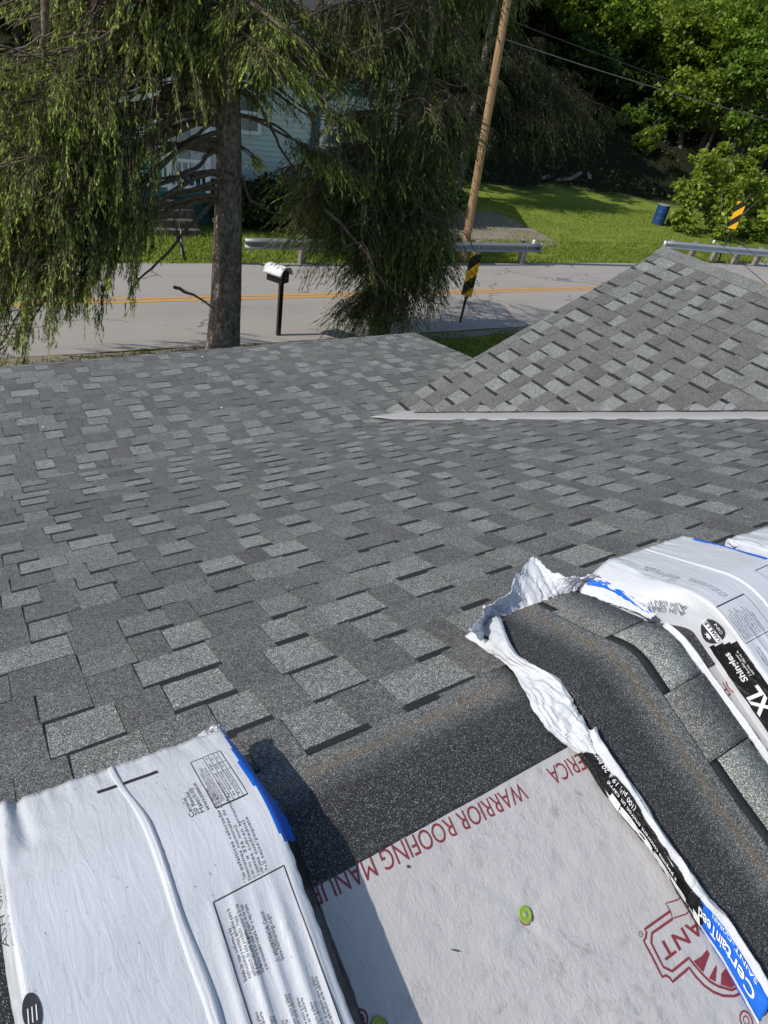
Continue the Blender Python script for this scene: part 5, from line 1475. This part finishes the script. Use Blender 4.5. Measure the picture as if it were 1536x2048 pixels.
# ------------------------------------------------------------------ trees of the wooded hillside
fr_ = np.random.default_rng(77)
PAL = [((.040, .080, .010), (.290, .410, .040)), ((.040, .085, .012), (.240, .370, .042)), ((.055, .095, .012), (.350, .440, .050)), ((.018, .040, .010), (.095, .165, .028))]
def tree_at(px, py, dist, rad, h, n, size, pal, label=None, group=None, trunk_r=.16, low=.32, name='broadleaf_tree', lean=None, lobes_n=9):
    """crown centred on the view ray through (px, py) at the given distance along the view"""
    c = CAM+ray(px, py)*dist
    gz = float(ground_z(c[0], c[1]))
    root = thing(name, label or 'tall tree with its crown above the view, added to shade the bank behind the lawn', 'tree', group or (None if label else 'trees of the hillside wood'))
    base = np.array([c[0], c[1], gz])
    cz = max(c[2], gz+h*.4)
    lobes = []
    for k in range(lobes_n):
        d = rand_dirs(1, fr_)[0]*np.array([1, 1, .85])
        o = d*rad*fr_.uniform(.35, .8)
        r_ = rad*fr_.uniform(.34, .55)
        lobes.append(((c[0]+o[0], c[1]+o[1], cz+o[2]*h/rad/2.3), (r_, r_, r_*.75)))
    leaf_crown('crown', root, lobes, n, size, pal, fr_, .25)
    trunk_with_limbs(root, base, max(1.5, cz-gz), trunk_r, lean or (fr_.normal(0, .03), fr_.normal(0, .03)), fr_, 5, BARKD, [l[0] for l in lobes])
    return root
GRP = 'trees of the hillside wood'
wood_list = [
 # px, py, dist, rad, height, leaves, leaf size, palette
 (1090, 60, 47, 4.2, 9, 15000, .27, 0), (1200, 130, 46, 3.6, 8, 12000, .26, 0), (1290, 40, 50, 4.4, 9, 15000, .28, 1), (1400, 90, 45, 3.8, 8, 14000, .25, 2), (1500, 40, 42, 4.0, 9, 15000, .24, 0),
 (1450, 200, 43, 3.4, 6, 13000, .23, 2), (1540, 170, 40, 3.3, 7, 12000, .22, 1), (1330, 180, 52, 3.6, 7, 9000, .28, 1), (1180, -60, 54, 5.0, 10, 12000, .3, 3), (1350, -80, 54, 5.2, 10, 12000, .3, 3), (1530, -90, 48, 5.0, 10, 12000, .3, 1),
 (1010, 40, 56, 4.6, 10, 11000, .3, 0), (920, 200, 52, 3.6, 7, 11000, .27, 0), (960, 290, 50, 2.4, 4, 5000, .25, 1), (870, 60, 56, 4.6, 10, 9000, .32, 3), (1100, 210, 58, 4.5, 8, 8000, .3, 3), (1240, 240, 56, 3.8, 6, 7000, .3, 3),
 (1600, 280, 40, 3.6, 7, 9000, .24, 0), (1420, 330, 50, 3.0, 5, 7000, .27, 3), (1640, 60, 40, 4.4, 9, 9000, .26, 1),
 (760, 60, 46, 4.6, 10, 5500, .48, 3), (640, 40, 44, 4.4, 10, 5500, .48, 3), (520, 30, 42, 4.2, 10, 5500, .48, 3), (400, 60, 40, 4.4, 10, 5500, .48, 3), (280, 40, 40, 4.4, 10, 6000, .48, 3), (150, 40, 38, 4.4, 10, 6000, .48, 3), (20, 40, 37, 4.4, 10, 6000, .48, 3),
 (180, 260, 36, 3.2, 6, 4500, .44, 3), (60, 250, 34, 3.0, 6, 4500, .44, 3), (720, 250, 46, 3.4, 6, 4500, .44, 3), (830, 250, 50, 3.6, 6, 6000, .40, 3),
 (940, 90, 43, 5.5, 12, 15000, .36, 0), (860, 160, 40, 4.5, 10, 12000, .34, 3), (1000, 250, 50, 3.6, 6, 9000, .32, 3), (1120, 300, 49, 3.2, 4, 9000, .30, 3), (1210, 300, 50, 3.0, 4, 8000, .30, 3), (1320, 280, 52, 3.0, 5, 8000, .30, 3), (1030, 330, 47, 2.2, 3, 6000, .26, 3), (1290, 330, 48, 2.0, 3, 5000, .26, 3),
 (1060, 140, 53, 4.4, 8, 12000, .30, 0), (1160, 190, 52, 4.0, 8, 11000, .29, 0), (1390, 240, 50, 3.2, 6, 9000, .27, 1)]
for px, py, dist, rad, h, n, size, pi in wood_list:
    tree_at(px, py, dist, rad, h, n, size, PAL[pi], group=GRP)
for x_, y_, z_, rr in ((13, 33, 9.5, 4.0), (17.5, 31.5, 9.0, 4.2), (21.5, 32.5, 9.5, 4.2), (16, 37, 11, 4.6), (21, 37, 11, 4.6), (25, 36.5, 10.5, 4.0), (11, 38, 11, 4.6), (25.5, 41, 11, 4.4)):  # crowns above the view, added to shade the bank behind the lawn
    gz = float(ground_z(x_, y_)); t = thing('broadleaf_tree', 'tall tree with its crown above the view, added to shade the bank behind the lawn', 'tree', GRP)
    lobes = [((x_+fr_.normal()*rr*.5, y_+fr_.normal()*rr*.5, gz+z_+fr_.normal()*rr*.3), (rr*.55, rr*.55, rr*.42)) for _ in range(9)]
    leaf_crown('crown', t, lobes, 5500, .5, PAL[0], fr_, .25); trunk_with_limbs(t, (x_, y_, gz), z_, .2, (0, 0), fr_, 5, BARKD, [l[0] for l in lobes])
tree_at(1290, 305, 44, 1.3, 2.4, 4500, .20, PAL[2], 'small bright green sapling clump in the shade at the wood edge', trunk_r=.05, name='sapling')
tree_at(1260, 275, 46, 1.2, 2.0, 3500, .20, PAL[1], 'dull green sapling left of the bright clump at the wood edge', trunk_r=.05, name='sapling')
# trunks one can tell apart
def bare_trunk(label, base, top, r0, limb=True):
    root = thing('broadleaf_tree', label, 'tree')
    base, top = np.array(base), np.array(top); k = np.linspace(0, 1, 10)[:, None]
    p = base+(top-base)*k+np.array([1, 0, 0])*.12*np.sin(k*4)
    MB().tube(p, r0*(1-.45*k[:, 0]), 10).build('trunk', BARKD, root, smooth=True)
    d = fr_
    leaf_crown('crown', root, [(tuple(top+np.array([fr_.normal()*1.2, fr_.normal()*1.2, .6+fr_.random()])), (1.4, 1.4, 1.0)) for _ in range(5)], 5000, .24, PAL[0], fr_, .25)
    for q in range(3):
        MB().tube([p[6+q], p[6+q]+np.array([(-1)**q*.9, .3, .7]), p[6+q]+np.array([(-1)**q*1.5, .4, 1.6])], [r0*.3, r0*.2, r0*.08], 6).build('limb', BARKD, root, smooth=True)
    return root
tb = at_z(1348, 372); bare_trunk('tree with a leaning grey trunk just left of the bright bush', tb, CAM+ray(1372, 170)*(np.dot(tb-CAM, FW)), .24)
q = CAM+ray(1492, 275)*42; bare_trunk('tree with a straight grey trunk high at the right edge', (q[0], q[1], float(ground_z(q[0], q[1]))-.2), CAM+ray(1520, 110)*42, .32)
# bright bush beside the barrel
bb = at_z(1440, 478)
bush = thing('bush', 'bright lime green bush right of the blue barrel', 'bush')
dB = np.dot(bb-CAM, FW)
lob = []
for px, py, rr in ((1440, 400, 1.25), (1385, 385, 1.0), (1500, 400, 1.1), (1420, 335, .95), (1480, 340, .95), (1535, 370, 1.0), (1375, 440, .75), (1450, 450, .95), (1530, 440, 1.0), (1445, 300, .55), (1400, 310, .5), (1515, 315, .6)):
    c = CAM+ray(px, py)*(dB*fr_.uniform(.97, 1.06)); lob.append(((c[0], c[1], max(c[2], .5)), (rr*.72, rr*.72, rr*.62)))
leaf_crown('foliage', bush, lob, 17000, .17, ((.10, .155, .018), (.400, .490, .060)), fr_, .2)
for a_ in range(5):
    MB().tube([(bb[0], bb[1], -.1), (bb[0]+.35*math.cos(a_*1.3), bb[1]+.35*math.sin(a_*1.3), .9), (bb[0]+.9*math.cos(a_*1.3), bb[1]+.9*math.sin(a_*1.3), 2.0)], [.05, .035, .012], 6).build('stem', BARKD, bush, smooth=True)
for i_b, (px, py, rr, h_) in enumerate([(1500, 480, .8, .9), (1350, 452, .5, .6), (1555, 470, .9, 1.1)]):
    b_ = at_z(px, py); t = thing('shrub', ['low green shrub behind the right guardrail posts', 'small shrub just right of the blue barrel', 'green shrub at the right picture edge above the guardrail'][i_b], 'shrub')
    leaf_crown('foliage', t, [((b_[0], b_[1], h_*.5), (rr, rr, h_*.55)), ((b_[0]+rr*.5, b_[1]-.2, h_*.4), (rr*.6, rr*.6, h_*.4))], 2600, .14, PAL[0], fr_, .2)
    MB().tube([(b_[0], b_[1], -.05), (b_[0]+.03, b_[1], h_*.6)], [.03, .01], 6).build('stem', BARKD, t)
for k, (px, py, w_, h_) in enumerate([(560, 452, 1.3, 1.2), (650, 455, 1.5, 1.5), (740, 450, 1.4, 1.3), (480, 452, 1.0, 1.0), (830, 440, 1.6, 1.6)]):
    b_ = at_z(px, py); t = thing('shrub', 'dark evergreen shrub in the row along the green house wall', 'shrub', 'foundation shrubs of the green house')
    leaf_crown('foliage', t, [((b_[0], b_[1], h_*.55), (w_, w_*.7, h_*.55))], 3200, .16, ((.012, .024, .008), (.05, .085, .02)), fr_, .2)
    MB().tube([(b_[0], b_[1], -.05), (b_[0]+.03, b_[1], h_*.6)], [.04, .01], 6).build('stem', BARKD, t)
for x_, y_, z_, rr in ((.5, 21.5, 5.5, 3.2), (3.0, 19.2, 8.6, 2.4), (-4.0, 23, 7.0, 3.6)):  # off-view trees added to throw shade on the green house
    t = thing('broadleaf_tree', 'tree added out of view left of the green house to shade it', 'tree', 'trees added to shade the green house')
    lobes = [((x_+fr_.normal()*rr*.4, y_+fr_.normal()*rr*.4, z_+fr_.normal()*rr*.4), (rr*.6, rr*.6, rr*.5)) for _ in range(8)]
    leaf_crown('crown', t, lobes, 9000, .26, PAL[3], fr_, .25)
    trunk_with_limbs(t, (x_, y_, 0), z_, .2, (0, 0), fr_, 5, BARKD, [l[0] for l in lobes])
# brush on the woodland floor
n = 36000
X = fr_.uniform(5, 75, n); Yv = fr_.uniform(18, 75, n)
d_ = X*HD[0]+Yv*HD[1]; l_ = X*HD[1]-Yv*HD[0]
st_ = np.interp(l_, [-12, -4, 6, 14, 30], [29, 31, 39.5, 42, 41]); ok = d_ > st_+fr_.uniform(0, 2, n)
X, Yv = X[ok], Yv[ok]; m = len(X)
P = np.stack([X, Yv, ground_z(X, Yv)+fr_.random(m)**2*1.1], 1)
D = norm(rand_dirs(m, fr_)+np.array([0, 0, .4])); W = norm(np.cross(D, rand_dirs(m, fr_)))
V, F = kites(P, D, W, fr_.uniform(.12, .34, m), fr_.uniform(.04, .10, m), .1)
f = fr_.random(m)[:, None]; col = np.array([.012, .020, .006])*(1-f)+np.array([.045, .080, .016])*f
tag(mesh_np('undergrowth', V, F, LEAF, col=np.repeat(col, 4, 0)), 'dark brush and fallen leaves on the woodland floor behind the lawn', 'undergrowth', kind='stuff')
# grass blades along the verges and under the rails
def blades(name, label, t0, t1, o0, o1, n, h, cols):
    t = fr_.uniform(t0, t1, n); o = fr_.uniform(o0, o1, n)
    keep = fbm(t*.8, o*1.5, 3) > -.35; t, o = t[keep], o[keep]; m = len(t)
    P = np.stack([RO[0]+RD[0]*t+RN[0]*o, RO[1]+RD[1]*t+RN[1]*o, np.zeros(m)], 1)
    D = norm(np.array([0, 0, 1.0])+fr_.normal(0, .38, (m, 3))); W = norm(np.cross(D, rand_dirs(m, fr_)))
    V, F = needles(P, D, W, h*fr_.uniform(.5, 1.4, m), fr_.uniform(.008, .02, m))
    f = fr_.random(m)[:, None]; col = np.array(cols[0])*(1-f)+np.array(cols[1])*f
    tag(mesh_np(name, V, F, BLADE, col=np.repeat(col, 3, 0)), label, 'grass', kind='stuff')
GC = ((.13, .19, .025), (.31, .38, .06))
blades('verge_grass', 'grass blades on the verge under the spruces beyond the porch eave', -8, 12, near-3.2, near-.1, 26000, .09, ((.12, .17, .022), (.32, .36, .07)))
blades('roadside_grass', 'grass blades along the far road edge and under the guardrails', -6, 30, far+.02, far+2.6, 42000, .10, GC)
blades('lawn_grass', 'mown grass blades of the lawn beyond the road', 2, 34, far+2.6, far+9, 36000, .07, GC)
# crumbs and scraps lying on the roof
def crumb(name, label, p, r_, mat):
    mb = MB(); mb.lathe([(r_*.5, 0), (r_, r_*.4), (r_*.6, r_*.9), (r_*.1, r_)], p, 7); o = mb.build(name, mat); tag(o, label, 'debris')
for (px, py), lb in (((405, 714), 'white crumb near the porch eave below the big trunk'), ((86, 855), 'white crumb on the left of the porch roof'), ((443, 816), 'white crumb in the middle of the porch roof')):
    v = ray(px, py); nrm = np.array([0, math.sin(B0), math.cos(B0)]); p0 = np.array([0, 2.9875, Z_BREAK+.012]); p = CAM+v*(nrm@(p0-CAM))/(nrm@v)
    crumb('crumb', lb, p, .008, REFLECT)
o = MB().tube([m_main(.4731, -.2721, .006), m_main(.479, -.277, .007), m_main(.4849, -.2818, .006)], [.0006, .0011, .0005], 5).build('leaf_scrap', plain('dry_green', (.07, .09, .06), .8)); tag(o, 'thin green scrap lying on the underlayment left of the green nail cap', 'debris')
crumb('bark_chip', 'tiny brown chip on the underlayment near the shadow edge', m_main(.4628, -.1375, .004), .003, RUST)
